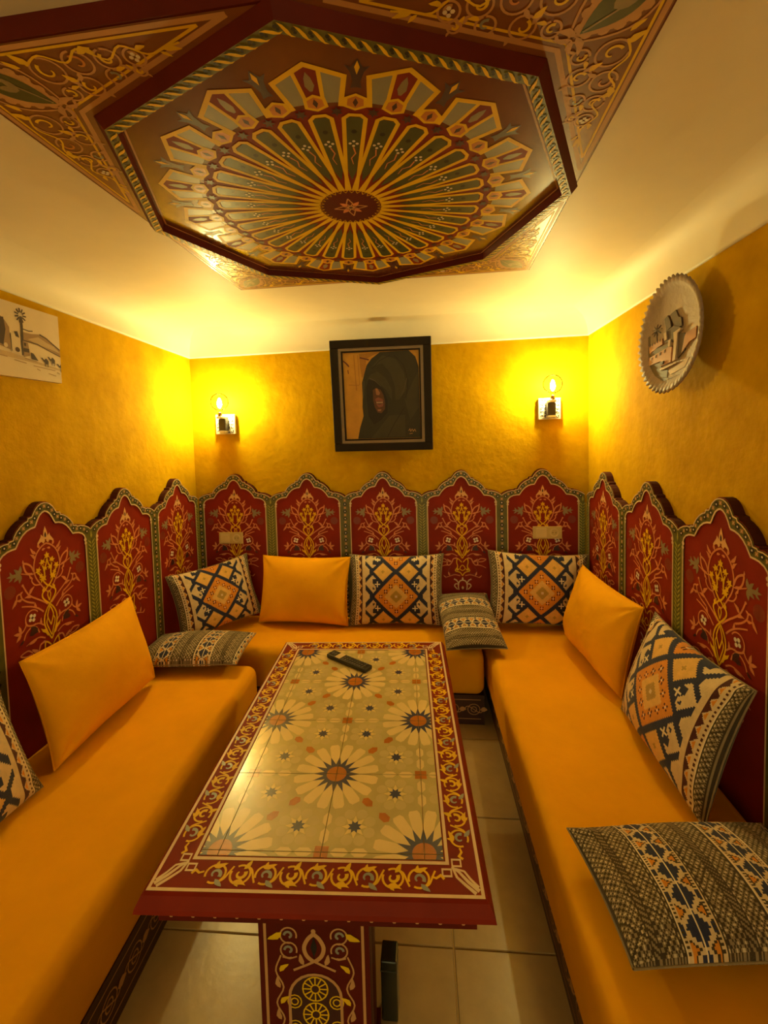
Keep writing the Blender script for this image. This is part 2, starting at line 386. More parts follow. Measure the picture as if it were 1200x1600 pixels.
    rib([(30, 1012), (90, 1000), (150, 1016), (206, 1036)], 9, pink_m, 2, 6); lf(150, 1014, 60, 56, 22, pink_m, 2, .2); lf(196, 1030, 20, 40, 16, pink_m, 2, .5)
    A.disc(*c(330, 330), 48*k_, smudge_m, 1, 14)
    # cream lyre at the foot
    rib([(0, 1064), (34, 1078), (50, 1110), (52, 1150), (46, 1186)], 13, cream_m, 3, 11); rib([(52, 1100), (74, 1068), (104, 1052)], 10, cream_m, 3, 14)
    rib([(58, 1112), (86, 1114), (98, 1136), (82, 1160), (62, 1180)], 12, cream_m, 3); lf(0, 1068, 90, 40, 22, cream_m, 3, 0); lf(0, 1180, 90, 42, 30, cream_m, 3, 0)
    A.mirror(); return A
tree_me = tree().emit(MB(), TP(PD+0.0002), 0.0004).data('flowering_tree_painting')
def headboard(name, label, loc, rz, n, width, sgn, start, par):
    root = tag(empty(name, loc, rz), label, 'headboard')
    for k in range(n):
        x = (start+k*width) if sgn > 0 else -(start+k*width)
        p = link_copy(board_me, 'panel', root, (x, 0, 0), (width/PW, 1, 1))
        for me, nm in ((border_me, 'border'), (line_me, 'painted_line'), (bloom_me, 'border_flower_painting'), (tree_me, 'flowering_tree_painting')):
            link_copy(me, nm, p)
    for k in range(n+1):
        x = (start+(k-.5)*width) if sgn > 0 else -(start+(k-.5)*width)
        if k == 0: x += 0.012 if sgn > 0 else -0.012
        if k == n: x -= 0.012 if sgn > 0 else -0.012
        link_copy(chev_me if k % 2 == par else dots_me, 'post_painting', root, (x, 0, 0))
    return root
hb = headboard('painted_headboard', 'row of five red painted arched panels along the back wall', (X0, D, 0), 0, 5, PW, 1, -2*PW, 1)
hl = headboard('painted_headboard', 'red painted arched panels along the left wall below the sketch canvas', (XL, D-.0548, 0), PI/2, 5, 0.4951, -1, 0.4951/2, 0)
hr = headboard('painted_headboard', 'red painted arched panels along the right wall below the round plate', (XR, D-.085, 0), -PI/2, 4, 0.5179, 1, 0.5179/2, 0)

# ================================================================== painted ceiling medallion
MX, MY, ZM, MS, MA = -0.175, 1.4098, 2.3515, 1.334, -0.0213
med = tag(empty('ceiling_medallion', (MX, MY, ZM), MA), 'square painted wooden ceiling board with a raised octagon and sunburst rosette', 'ceiling panel')
H_ = MS/2
mb = MB(); mb.box((0, 0, (ZCEIL-ZM)/2), (MS, MS, ZCEIL-ZM-.0006), maroon_m); mb.build('board', med)
TD = lambda u, v, w_: (u, v, -w_)
pol = lambda r, a: (r*math.cos(math.radians(a)), r*math.sin(math.radians(a)))
RO, RM, RI, RZ = 0.674, 0.656, 0.630, 0.022
# octagonal frame: sloping outer side, flat rope band, inner side
mb = MB()
for k in range(8):
    a0, a1 = 45*k, 45*k+45
    pr = [(RO, 0.0005), (RM, RZ), (RI, RZ), (RI-.003, 0.0005)]
    A_ = [(*pol(r, a0), -z) for r, z in pr]; B_ = [(*pol(r, a1), -z) for r, z in pr]
    for i, m_ in ((0, maroon_m), (1, green_m), (2, maroon_m)): mb.face([A_[i], A_[i+1], B_[i+1], B_[i]], m_)
frame_o = mb.build('octagon_frame', med)
# twisted rope painted on the frame
P = Paint()
for k in range(8):
    p0, p1 = Vector(pol((RM+RI)/2, 45*k)), Vector(pol((RM+RI)/2, 45*k+45)); t = (p1-p0); L_ = t.length; t.normalize(); n_ = Vector((-t.y, t.x)); m = 17
    for i in range(m):
        c_ = p0+t*(L_*(i+.5)/m)
        q = [(-.016, -.0085), (-.006, -.0065), (.004, .0005), (.010, .0075), (.0175, .0095), (.010, .0108), (.001, .0065), (-.007, -.001), (-.013, -.0065)]
        P.poly([tuple(c_+t*u*1.08+n_*v*1.12) for u, v in q], gold_m, 2)
        P.disc(*(c_+t*.0125-n_*.003), .0042, black_m, 2, 6); P.disc(*(c_-t*.0125+n_*.003), .0034, black_m, 1, 6)
mb = P.emit(MB(), lambda u, v, w_: (u, v, -RZ-.0003-w_)); mb.build('rope_painting', med)
# octagon field and sunburst
F_ = Paint()
F_.poly([pol(RI-.003, 45*k) for k in range(8)], octo_m, 1)
for k in range(8): F_.ribbon([pol(RI-.012, 45*k), pol(RI-.012, 45*k+45)], .005, tan_m, 2)
fieldo = F_.emit(MB(), TD).build('octagon_field', med)
S = Paint(); PH = -90+1.25; ST = 11.25
def pl(r, lat, a):
    c_, s_ = math.cos(math.radians(a)), math.sin(math.radians(a)); return (r*c_-lat*s_, r*s_+lat*c_)
S.disc(0, 0, .425, dkred_m, 2, 64)
for k in range(32):
    a = PH+k*ST
    S.poly([pl(.386, .0205, a), pl(.392, .012, a), pl(.392, -.012, a), pl(.386, -.0205, a), pl(.19, -.0112, a), pl(.15, -.001, a), pl(.15, .001, a), pl(.19, .0112, a)], dkgreen_m, 4)
    for s_ in (-1, 1):
        S.ribbon([pl(.389, s_*.0245, a), pl(.093, s_*.0138, a)], .0100, gold_m, 5)
    S.ribbon([pl(.386, -.0265, a), pl(.399, -.013, a), pl(.399, .013, a), pl(.386, .0265, a)], .009, gold_m, 6)
    # blossom and stem in the petal
    for q in range(4): S.disc(*pl(.303+.0085*math.cos(q*PI/2), .0085*math.sin(q*PI/2), a), .0042, white_m, 7, 6)
    S.ribbon([pl(.288, 0, a), pl(.265, .006, a), pl(.245, -.004, a), pl(.22, .002, a)], .004, pink_m, 5, .002)
    S.disc(*pl(.345, 0, a), .007, black_m, 5, 6, .007)
    # jewel
    hx = [pl(.462, 0, a), pl(.450, .024, a), pl(.424, .026, a), pl(.413, .0, a), pl(.424, -.026, a), pl(.450, -.024, a)]
    S.poly(hx, gold_m, 6); S.poly([(p[0]*.7+pl(.437, 0, a)[0]*.3, p[1]*.7+pl(.437, 0, a)[1]*.3) for p in hx], jewel_m, 7)
    S.poly([pl(.450, 0, a), pl(.437, .006, a), pl(.424, 0, a), pl(.437, -.006, a)], bud_m, 8)
    # little star between jewels
    b = a+ST/2; st = []
    for q in range(12): rr = .015 if q % 2 == 0 else .007; st.append(pl(.410+rr*math.cos(q*PI/6), rr*math.sin(q*PI/6), b))
    S.poly(st, bud_m, 7)
    if k % 2 == 0:   # arch of three cells
        sh, pk, bs = .505, .538, .436
        for lo, hi, m_ in ((-8.2, -2.9, bluegrey_m), (-2.9, 2.9, dkred_m), (2.9, 8.2, bluegrey_m)):
            ro_ = lambda q: pk-(pk-sh)*abs(q)/8.4
            S.poly([pl(0, 0, 0) if False else pol(bs, a+lo*.8), pol(ro_(lo), a+lo), pol(ro_((lo+hi)/2)+(.001), a+(lo+hi)/2), pol(ro_(hi), a+hi), pol(bs, a+hi*.8)], m_, 4)
        S.ribbon([pol(.425, a-7.0), pol(sh, a-8.4), pol(pk, a), pol(sh, a+8.4), pol(.425, a+7.0)], .0110, gold_m, 5)
        for q in (-2.9, 2.9): S.ribbon([pol(.44, a+q*.8), pol(pk-.011, a+q)], .0085, gold_m, 5)
        S.poly([pl(.52, 0, a), pl(.505, .007, a), pl(.485, .010, a), pl(.47, .003, a), pl(.47, -.003, a), pl(.485, -.010, a), pl(.505, -.007, a)], grey_m, 5)
        b = a+ST          # lily between two arches
        S.poly([pl(.548, 0, b), pl(.528, .012, b), pl(.532, .026, b), pl(.516, .014, b), pl(.492, .008, b), pl(.475, .012, b), pl(.478, 0, b), pl(.475, -.012, b), pl(.492, -.008, b), pl(.516, -.014, b), pl(.532, -.026, b), pl(.528, -.012, b)], bud_m, 4)
        S.poly([pl(.543, 0, b), pl(.528, .0055, b), pl(.510, 0, b), pl(.528, -.0055, b)], yellow_m, 6)
S.poly([pol(.100 if k % 2 else .086, 5.625*k+PH) for k in range(64)], gold_m, 7); S.poly([pol(.098 if k % 2 else .082, 5.625*k+PH) for k in range(64)], maroon_m, 8)
for k in range(4):
    a = 45+90*k if False else 90*k
    S.ribbon([pol(.008, a), pl(.022, .010, a), pl(.040, .004, a), pl(.052, 0, a)], .004, tan_m, 9); S.ribbon([pol(.008, a), pl(.022, -.010, a), pl(.040, -.004, a), pl(.052, 0, a)], .004, tan_m, 9)
    S.leaf(*pol(.012, a+45), a+45, .03, .016, pink_m, 9)
S.disc(0, 0, .012, tan_m, 9); S.disc(0, 0, .006, bud_m, 10)
S.emit(MB(), TD, .0002).build('sunburst_painting', med)
# four spandrels with scrolls
def spandrel():
    Q = Paint(); c45 = RO/math.sqrt(2)+.001
    Q.poly([(0.012, H_-.004), (H_-.004, H_-.004), (H_-.004, .012), (c45, c45)], board_m, 1)
    for off, wd, m_ in ((.020, .0105, tan_m), (.038, .0055, gold_m)):
        k = off; a_ = (.02+k*3.2, H_-k*.62); co = (H_-k*.62, H_-k*.62); b_ = (H_-k*.62, .02+k*3.2); inn = (c45+k*.72, c45+k*.72)
        Q.ribbon([a_, co], wd, m_, 2); Q.ribbon([co, b_], wd, m_, 2); Q.ribbon([a_, inn, b_], wd, m_, 2)
    def arm(sw):
        f = (lambda u, v: (v, u)) if sw else (lambda u, v: (u, v)); R = Paint()
        # arm runs along u from the corner to the tip, v just below the edge
        def scroll(u, v, r, m_, d):
            R.ribbon(arc(u, v, r, 90, 90+d*345, 20), .0044, tan_m, 3); R.ribbon(arc(u, v, r*.62, 60, 60-d*250, 12, r*.2), .0062, m_, 3, .003)
            R.leaf(u+d*r*.6, v+r*.7, 90-d*60, r*1.2, r*.6, gold_m, 4, .3); R.leaf(u-d*r*.7, v-r*.7, 250-d*30, r*.9, r*.45, tan_m, 4, .3)
        for q in ((.470, .598, .030, gold_m, 1), (.400, .606, .026, jewel_m, -1), (.418, .552, .023, gold_m, 1), (.340, .606, .022, gold_m, 1), (.352, .566, .018, bluegrey_m, -1), (.288, .602, .019, tan_m, -1), (.470, .540, .017, gold_m, -1), (.298, .572, .012, gold_m, 1)): scroll(*q)
        R.ribbon([(.50, .615), (.46, .632), (.42, .610), (.38, .634), (.34, .604), (.30, .628), (.26, .604), (.22, .612), (.19, .618)], .0042, gold_m, 3, smooth=4)
        R.leaf(.225, .608, 175, .034, .012, gold_m, 3, .3); R.leaf(.235, .605, 210, .022, .008, gold_m, 3, .2); R.leaf(.515, .612, 30, .03, .012, gold_m, 3, .3)
        for q in range(4): R.disc(.288+.0065*math.cos(q*PI/2), .602+.0065*math.sin(q*PI/2), .0045, white_m, 4, 6)
        return R.xf(f)
    Q.add(arm(False)); Q.add(arm(True))
    # mandorla on the diagonal
    d = lambda t, l: ((t-l)/math.sqrt(2), (t+l)/math.sqrt(2))
    t0, t1 = .735, .895; n = 12
    def mand(g, sc): return [d(t0-g+(t1-t0+2*g)*k/n, sc*math.sin(PI*k/n)) for k in range(n+1)]+[d(t0-g+(t1-t0+2*g)*(n-k)/n, -sc*math.sin(PI*(n-k)/n)) for k in range(1, n)]
    Q.ribbon(mand(.020, .062), .0045, tan_m, 3, closed=True); Q.poly(mand(.006, .047), tan_m, 3); Q.poly(mand(-.004, .033), dkgreen_m, 4)
    for k in range(7):
        for s_ in (-1, 1):
            t = t0+(t1-t0)*(k+.5)/7; Q.disc(*d(t, s_*.045*math.sin(PI*(k+.5)/7)), .0105, tan_m, 3, 8)
    Q.ribbon([d(t0+.01, 0), d((t0+t1)/2, .01), d(t1-.01, 0)], .004, grey_m, 5); Q.leaf(*d(.80, 0), 70, .04, .018, grey_m, 5); Q.leaf(*d(.80, 0), 20, .04, .018, grey_m, 5)
    for s_ in (-1, 1):
        Q.leaf(*d(t0-.002, 0), 45+s_*100, .045, .016, tan_m, 4, .5*s_); Q.leaf(*d(t0-.010, 0), 45+s_*140, .036, .013, tan_m, 4, -.4*s_)
    return Q
sp_me = spandrel().emit(MB(), TD).data('spandrel')
for k in range(4): link_copy(sp_me, 'spandrel', med, (0, 0, 0), rz=k*PI/2)

# ================================================================== table
ta = 0.0544; TS = 0.25054
tab = tag(empty('tiled_table', (-0.2429, 1.2544, 0), ta), 'long red painted table with a top of star patterned tiles', 'table')
FX, FY0, FY1 = .296, -.265, .772         # tiled field
LX, LY0, LY1 = .379, -.352, .853         # flat top
tt_m = mat('tile_ground', (0.50, 0.42, 0.19), 0.25, 0.14, 6, coat=0.35); tp_m = mat('tile_petal', (0.75, 0.59, 0.29), 0.25, 0.06, 9, coat=0.35); tn_m = mat('tile_navy', (0.060, 0.065, 0.13), 0.25, coat=0.35)
to_m = mat('tile_rust', (0.46, 0.155, 0.022), 0.25, coat=0.35); tg_m = mat('tile_pale_ring', (0.55, 0.455, 0.23), 0.25, coat=0.35); ts_m = mat('tile_yellow_star', (0.75, 0.60, 0.26), 0.25, coat=0.35); dirt_m = mat('old_tile_grout', (0.58, 0.42, 0.18), 0.9, 0.5, 12)
Q = Paint()
for i in range(-2, 3):
    for j in range(-2, 5):
        cx, cy = i*TS, j*TS
        if (i+j) % 2 == 0:
            for k in range(16):
                a = (k+.5)*22.5; f = lambda r, l: (cx+TS*(r*math.cos(math.radians(a))-l*math.sin(math.radians(a))), cy+TS*(r*math.sin(math.radians(a))+l*math.cos(math.radians(a))))
                Q.poly([f(.13, -.02), f(.30, -.056), f(.46, -.062), f(.50, -.042), f(.50, .042), f(.46, .062), f(.30, .056), f(.13, .02)], tp_m, 2)
                a = k*22.5
                Q.poly([f(.29, 0), f(.135, .034), f(.05, 0), f(.135, -.034)], tn_m, 3)
            Q.disc(cx, cy, .145*TS, tn_m, 3, 20); Q.disc(cx, cy, .118*TS, to_m, 4, 20)
            for sx in (-1, 1):
                for sy in (-1, 1):
                    for r in (.575,):
                        c_ = Vector((cx+sx*TS*r/math.sqrt(2), cy+sy*TS*r/math.sqrt(2))); t = Vector((sx, sy)).normalized(); n_ = Vector((-t.y, t.x))
                        Q.poly([tuple(c_+TS*(t*u+n_*v)) for u, v in ((.075, 0), (.03, .045), (-.045, .045), (-.075, 0), (-.045, -.045), (.03, -.045))], to_m, 2)
        else:
            Q.poly([(cx-.068*TS, cy-.062*TS), (cx+.068*TS, cy-.062*TS), (cx+.068*TS, cy+.062*TS), (cx-.068*TS, cy+.062*TS)], to_m, 2)
            for k in range(4):
                for r0, r1 in ((.08, .27), (.28, .46)):
                    f = lambda r, l: (cx+TS*(r*math.cos(k*PI/2)-l*math.sin(k*PI/2)), cy+TS*(r*math.sin(k*PI/2)+l*math.cos(k*PI/2)))
                    Q.poly([f(r0, 0), f(r0+.05, .045), f(r1-.05, .045), f(r1, 0), f(r1-.05, -.045), f(r0+.05, -.045)], tp_m, 2)
            for sx in (-1, 1):
                for sy in (-1, 1):
                    x, y = cx+sx*.295*TS, cy+sy*.285*TS
                    for k in range(8): Q.disc(x+.165*TS*math.cos((k+.5)*PI/4), y+.165*TS*math.sin((k+.5)*PI/4), .062*TS, tg_m, 1, 9)
                    for k in range(8):
                        a = k*PI/4; f = lambda r, l: (x+TS*(r*math.cos(a)-l*math.sin(a)), y+TS*(r*math.sin(a)+l*math.cos(a)))
                        Q.poly([f(.135, 0), f(.06, .028), f(.02, 0), f(.06, -.028)], ts_m, 2)
                        a = k*PI/4+PI/8; Q.poly([f(.078, 0), f(.035, .02), f(0, 0), f(.035, -.02)], tn_m, 3)
xs = [-FX, -TS, 0, TS, FX]; ys = [FY0, -TS, 0, TS, 2*TS, 3*TS, FY1]
for i in range(4):
    for j in range(6):
        gp = .0010; x0, x1, y0, y1 = xs[i]+gp, xs[i+1]-gp, ys[j]+gp, ys[j+1]-gp
        mb = MB(); mb.box(((x0+x1)/2, (y0+y1)/2, ZT-.0045), (x1-x0, y1-y0, .009), tt_m)
        for pts, m_, l in Q.items:
            q = clip(pts, x0, x1, y0, y1)
            if q: mb.face([(u, v, ZT+.00015*l) for u, v in q], m_)
        mb.build('tile', tab)
mb = MB(); mb.box((0, (FY0+FY1)/2, ZT-.0075), (2*FX, FY1-FY0, .009), dirt_m); mb.build('tile_bed', tab)
# timber frame of the top and its sloping moulding
mb = MB()
ins = [(-FX, FY0), (FX, FY0), (FX, FY1), (-FX, FY1)]; lin = [(-LX, LY0), (LX, LY0), (LX, LY1), (-LX, LY1)]
def grow(r, g): return [(x+(g if x > 0 else -g), y+(g if y > .3 else -g)) for x, y in r]
rings = [(ins, ZT-.03), (ins, ZT), (lin, ZT), (grow(lin, .006), ZT-.004), (grow(lin, .017), ZT-.026), (grow(lin, .019), ZT-.036), (grow(lin, .012), ZT-.042), (grow(lin, -.012), ZT-.042)]
for (a, za), (b, zb) in zip(rings, rings[1:]):
    for k in range(4): mb.face([(*a[k], za), (*a[(k+1) % 4], za), (*b[(k+1) % 4], zb), (*b[k], zb)], dkred_m)
mb.build('top_frame', tab)
# painted scroll border
B = Paint(); rect_frame(B, -LX+.001, LX-.001, LY0+.001, LY1-.001, .0075, cream_m, 1); rect_frame(B, -FX-.011, FX+.011, FY0-.011, FY1+.011, .008, cream_m, 1)
def scroll_unit(k):
    R = Paint(); s_ = 1 if k % 2 == 0 else -1; m2 = bluegrey_m if k % 2 == 0 else gold_m
    R.ribbon(arc(0, 0, .0225, s_*200, s_*-120, 18, .0215), .0048, yellow_m, 2)
    R.ribbon(arc(0, -s_*.001, .0120, s_*-30, s_*230, 12, .006), .0085, m2, 2, .0035)
    R.leaf(-.012, s_*.018, 0, .032, .0135, yellow_m, 3, .35*s_); R.leaf(-.006, s_*.018, s_*60, .014, .008, yellow_m, 3, .2); R.leaf(.004, -s_*.012, -s_*50, .026, .012, m2, 3, .2)
    R.ribbon([(.008, -s_*.0205), (.022, -s_*.012), (.030, s_*.006), (.036, s_*.019)], .0042, yellow_m, 2, smooth=4)
    return R
bw = (FX+.011+LX-.008)/2
def run(n, L0, L1, place):
    for k in range(n):
        t = L0+(L1-L0)*(k+.5)/n; sc = (L1-L0)/n/.056
        B.add(scroll_unit(k).xf(lambda u, v, t=t, sc=sc: place(t+u*sc, v)))
yb, yt_ = (FY0-.011+LY0+.008)/2, (FY1+.011+LY1-.008)/2
run(9, -.265, .265, lambda t, v: (t, yb+v)); run(9, -.265, .265, lambda t, v: (t, yt_+v))
run(17, FY0+.03, FY1-.03, lambda t, v: (bw-v, t)); run(17, FY0+.03, FY1-.03, lambda t, v: (-bw+v, t))
for sx in (-1, 1):
    for y_, sy in ((FY0, -1), (FY1, 1)):
        f = lambda u, v: (sx*(FX+.004+u), y_+sy*(.004+v)); K = Paint()
        for (a, b) in ((.002, .026), (.026, .002)): K.ribbon([(a-.012, b-.008), (a+.008, b-.008), (a+.008, b+.008), (a-.012, b+.008)], .0042, cream_m, 2, closed=True)
        K.ribbon([(.012, .012), (.028, .024), (.046, .046), (.068, .066)], .005, cream_m, 2, .009); K.ribbon([(.014, .014), (.022, .036), (.038, .052), (.060, .072)], .005, cream_m, 2, .008); K.ribbon([(.020, .016), (.040, .022), (.052, .040), (.068, .058)], .0045, cream_m, 2, .006)
        B.add(K.xf(f)); 
        for s_ in (0, 1):
            g2 = (lambda u, v: f(-u*.9-.018, v*.9+.036)) if s_ == 0 else (lambda u, v: f(v*.9+.036, -u*.9-.018))
            R = Paint(); R.ribbon([(.02, 0), (.008, .004), (-.004, -.004), (-.012, .006)], .005, yellow_m, 3, .007); B.add(R.xf(g2))
B.emit(MB(), lambda u, v, w_: (u, v, ZT+.0002+w_), .0002).build('scroll_border_painting', tab)
# apron with carved scallops
mb = MB(); ax, ay0, ay1 = LX-.018, LY0+.016, LY1-.016; az0, az1 = ZT-.088, ZT-.042
for c_, d_ in (((0, ay0+.01, (az0+az1)/2), (2*ax, .02, az1-az0)), ((0, ay1-.01, (az0+az1)/2), (2*ax, .02, az1-az0)), ((-ax+.01, (ay0+ay1)/2, (az0+az1)/2), (.02, ay1-ay0-.04, az1-az0)), ((ax-.01, (ay0+ay1)/2, (az0+az1)/2), (.02, ay1-ay0-.04, az1-az0))): mb.box(c_, d_, maroon_m)
apron = mb.build('apron', tab)
P = Paint()
for k in range(14):
    x = -ax+.03+k*(2*ax-.06)/13; P.ribbon(arc(x, az0+.012, .020, 15, 165, 8, ry=.8), .004, tan_m, 1); P.disc(x, az0+.014, .005, tan_m, 1, 6)
P.emit(MB(), lambda u, v, w_: (u, ay0-.0004-w_, v)).build('scallop_painting', apron)
# two slab pedestals with painted faces
LW, LD = .272, .14
def pedestal_paint():
    G = Paint()
    for s_ in (-1, 1):
        G.ribbon([(s_*(LW/2-.016), .03), (s_*(LW/2-.016), .54)], .007, tan_m, 1); 
    R = Paint()   # right half, mirrored
    R.ribbon([(0, .432), (.018, .448), (.024, .470), (.014, .492), (0, .505)], .010, tan_m, 2, smooth=4); R.disc(0, .512, .006, tan_m, 2)
    R.ribbon([(0, .434), (.02, .424), (.034, .418), (.052, .410)], .006, tan_m, 2, smooth=4); R.leaf(.026, .424, 60, .03, .014, tan_m, 2, .3)
    for cx_, cy_, m_ in ((.062, .500, tan_m), (.062, .462, bluegrey_m)): R.ribbon(arc(cx_, cy_, .020, 200, -110, 16), .004, tan_m, 2); R.ribbon(arc(cx_, cy_, .011, 0, 260, 10, .005), .006, bluegrey_m, 2)
    R.leaf(.078, .508, -40, .04, .018, gold_m, 3, .3); R.ribbon([(.042, .446), (.060, .440), (.078, .444)], .004, tan_m, 2)
    y = .425; k = 0
    pts = [(.082, .448)]
    while y > .05: pts.append((.078 if k % 2 else .096, y-.018)); R.leaf(.086, y-.02, 60 if k % 2 else 120, .03, .014, gold_m if k % 2 == 0 else tan_m, 3, .4); y -= .042; k += 1
    R.ribbon(pts, .004, tan_m, 2, smooth=4)
    R.mirror(); G.add(R)
    G.poly([(-.008, .47), (0, .442), (.008, .47), (0, .498)], black_m, 2)
    # arched lattice window
    ar = [(-.064, .05), (-.064, .34)] + [(-.064*math.cos(t), .34+.060*math.sin(t)) for t in [k*PI/12 for k in range(1, 12)]] + [(.064, .34), (.064, .05)]
    G.poly(ar, bud_m, 1); G.ribbon(ar, .007, tan_m, 3)
    for cy_ in (.362, .295, .228, .161, .094):
        for k in range(12): 
            a = k*PI/6; G.ribbon([(.010*math.cos(a), cy_+.010*math.sin(a)), (.030*math.cos(a), cy_+.030*math.sin(a))], .0035, gold_m, 2)
        G.ribbon(arc(0, cy_, .011, 0, 360, 12), .0035, gold_m, 2); G.ribbon(arc(0, cy_, .031, 0, 360, 18), .0035, gold_m, 2)
        for s_ in (-1, 1): G.ribbon(arc(s_*.052, cy_-.034, .017, 0, 360, 12), .003, gold_m, 2); G.ribbon(arc(s_*.052, cy_-.034, .009, 0, 360, 8), .003, gold_m, 2)
    return G
pp = pedestal_paint()
for (px, py, face) in ((-.0235, -.26, -1), (-.0235, .62, 1)):
    mb = MB(); mb.box((px, py+LD/2, (ZT-.042)/2), (LW, LD, ZT-.0421), maroon_m); mb.box((px, py+LD/2, .02), (LW+.02, LD+.02, .04), maroon_m)
    ped = mb.build('pedestal', tab); yy = py if face < 0 else py+LD
    pp.emit(MB(), lambda u, v, w_: (px+u, yy+face*(.0004+w_), v if v > .515 and abs(u) > .1 else max(.045, v-.072))).build('pedestal_painting', ped)
    E_ = Paint(); E_.ribbon([(py+.03, .05), (py+.03, .54)], .007, tan_m, 1); E_.ribbon([(py+LD-.03, .05), (py+LD-.03, .54)], .007, tan_m, 1)
    E_.emit(MB(), lambda u, v, w_: (px+LW/2+.0004+w_, u, v)).build('side_stripe_painting', ped)

# remote control
rm_m = mat('black_plastic', (0.016, 0.014, 0.013), 0.38); rb_m = mat('grey_button_rubber', (0.10, 0.09, 0.08), 0.6); rl_m = mat('remote_label', (0.62, 0.47, 0.26), 0.5)
ca_, sa_ = math.cos(ta), math.sin(ta)
def tw(x, y): return (-0.2429+x*ca_-y*sa_, 1.2544+x*sa_+y*ca_)
rx, ry = tw(-.045, .648)
rem = tag(empty('remote_control', (rx, ry, ZT+.0012), ta+math.radians(-36.5)), 'black remote control with a pale label lying on the tiled table', 'remote control')
mb = MB(); mb.box((0, 0, .009), (.235, .050, .018), rm_m); bevel(mb.build('body', rem), .005, 3)
mb = MB(); mb.box((-.052, 0, .0184), (.030, .044, .0006), rl_m); mb.build('label', rem)
mb = MB()
for i in range(9):
    for j in range(3): mb.box((-.022+i*.0145, -.015+j*.015, .0187), (.008, .009, .0018), rb_m)
for i in range(2): mb.box((-.098+i*.017, 0, .0187), (.009, .018, .0018), rb_m)
mb.build('buttons', rem)['kind'] = 'stuff'

# slim dark case beside the pedestal
mb = MB(); case_m = mat('black_green_case', (0.020, 0.022, 0.014), 0.25, coat=0.3)
mb.box((0, 0, .09), (.046, .055, .18), case_m)
cs = tag(empty('storage_case', (-.0895, 1.178, 0), .0), 'slim black case standing on the floor beside the table pedestal', 'case')
bevel(mb.build('shell', cs), .004, 2); mb = MB(); mb.box((0, 0, .151), (.0475, .0565, .003), mat('case_seam', (0.06, 0.06, 0.045), 0.3)); mb.build('seam', cs)

# ================================================================== benches
def mattress(name, label, quad, z0, z1, rad):
    mb = MB(); nx, ny, nz = 14, 20, 2
    a, b, c_, d_ = [Vector(q) for q in quad]
    # grid box so that a subtle sag can be added
    def bil(s, t): return a*(1-s)*(1-t)+b*s*(1-t)+c_*s*t+d_*(1-s)*t
    vs = [(*q, z0) for q in quad]+[(*q, z1) for q in quad]
    mb.mesh(vs, [(3, 2, 1, 0), (4, 5, 6, 7), (0, 1, 5, 4), (1, 2, 6, 5), (2, 3, 7, 6), (3, 0, 4, 7)], orange_m)
    o = mb.build(name, None, smooth=True); bevel(o, rad, 6, 30)
    return tag(o, label, 'mattress')
frontL = lambda y: -.835-.05*(y-1); frontR = lambda y: .388-.0267*(y-1.2)
ZM0 = .172; Y0B = -.05
mattress('seat_mattress', 'orange seat mattress running along the left wall', [(-1.560, Y0B), (frontL(Y0B), Y0B), (frontL(2.285), 2.285), (-1.560, 2.285)], ZM0, ZS, .055)
mattress('seat_mattress', 'orange seat mattress along the back wall behind the table', [(-1.560, 2.44), (.333, 2.44), (.333, 2.950), (-1.560, 2.950)], ZM0, ZS, .05)
mattress('seat_mattress', 'orange seat mattress running along the right wall', [(frontR(Y0B), Y0B), (1.028, Y0B), (1.028, 2.950), (frontR(2.95), 2.950)], ZM0, ZS, .05)
def bench(label, quad, side, n):
    """wooden plinth with a painted lattice on the face between quad[side] and quad[side+1]"""
    mb = MB(); vs = [(*q, 0.001) for q in quad]+[(*q, ZM0-.001) for q in quad]
    root = tag(empty('bench_base', ((quad[0][0]+quad[2][0])/2, (quad[0][1]+quad[2][1])/2, 0)), label, 'bench')
    ox, oy = root.location.x, root.location.y
    mb.mesh([(x-ox, y-oy, z) for x, y, z in vs], [(3, 2, 1, 0), (4, 5, 6, 7), (0, 1, 5, 4), (1, 2, 6, 5), (2, 3, 7, 6), (3, 0, 4, 7)], mat('bench_dark_wood', (0.050, 0.012, 0.008), 0.4, 0.2, 8, coat=0.15))
    mb.build('plinth', root)
    p, q = Vector(quad[side]), Vector(quad[(side+1) % 4]); t = (q-p); L_ = t.length; t.normalize(); nn = Vector((t.y, -t.x))
    P = Paint(); P.ribbon([(.02, .145), (L_-.02, .145)], .004, tan_m, 1); P.ribbon([(.02, .035), (L_-.02, .035)], .004, tan_m, 1)
    for k in range(n):
        u = L_*(k+.5)/n
        P.ribbon(arc(u, .09, .034, 0, 360, 14, ry=.9), .004, tan_m, 1); P.ribbon(arc(u, .09, .016, 0, 360, 8), .004, tan_m, 2); P.ribbon([(u-.055, .09), (u-.034, .108), (u, .09), (u+.034, .072), (u+.055, .09)], .004, tan_m, 2, smooth=4); P.leaf(u+.036, .09, 0, .04, .03, tan_m, 2)
    P.emit(MB(), lambda u, v, w_: (p.x+t.x*u+nn.x*(.0008+w_)-ox, p.y+t.y*u+nn.y*(.0008+w_)-oy, v)).build('lattice_painting', root)
bench('dark painted bench base under the left orange mattress', [(-1.555, Y0B), (frontL(Y0B)-.02, Y0B), (frontL(2.28)-.02, 2.28), (-1.555, 2.28)], 1, 20)
bench('dark painted bench base under the back orange mattress', [(-1.555, 2.462), (.33, 2.462), (.33, 2.945), (-1.555, 2.945)], 0, 16)
bench('dark painted bench base under the right orange mattress', [(frontR(Y0B)+.03, Y0B), (1.025, Y0B), (1.025, 2.945), (frontR(2.945)+.03, 2.945)], 3, 24)

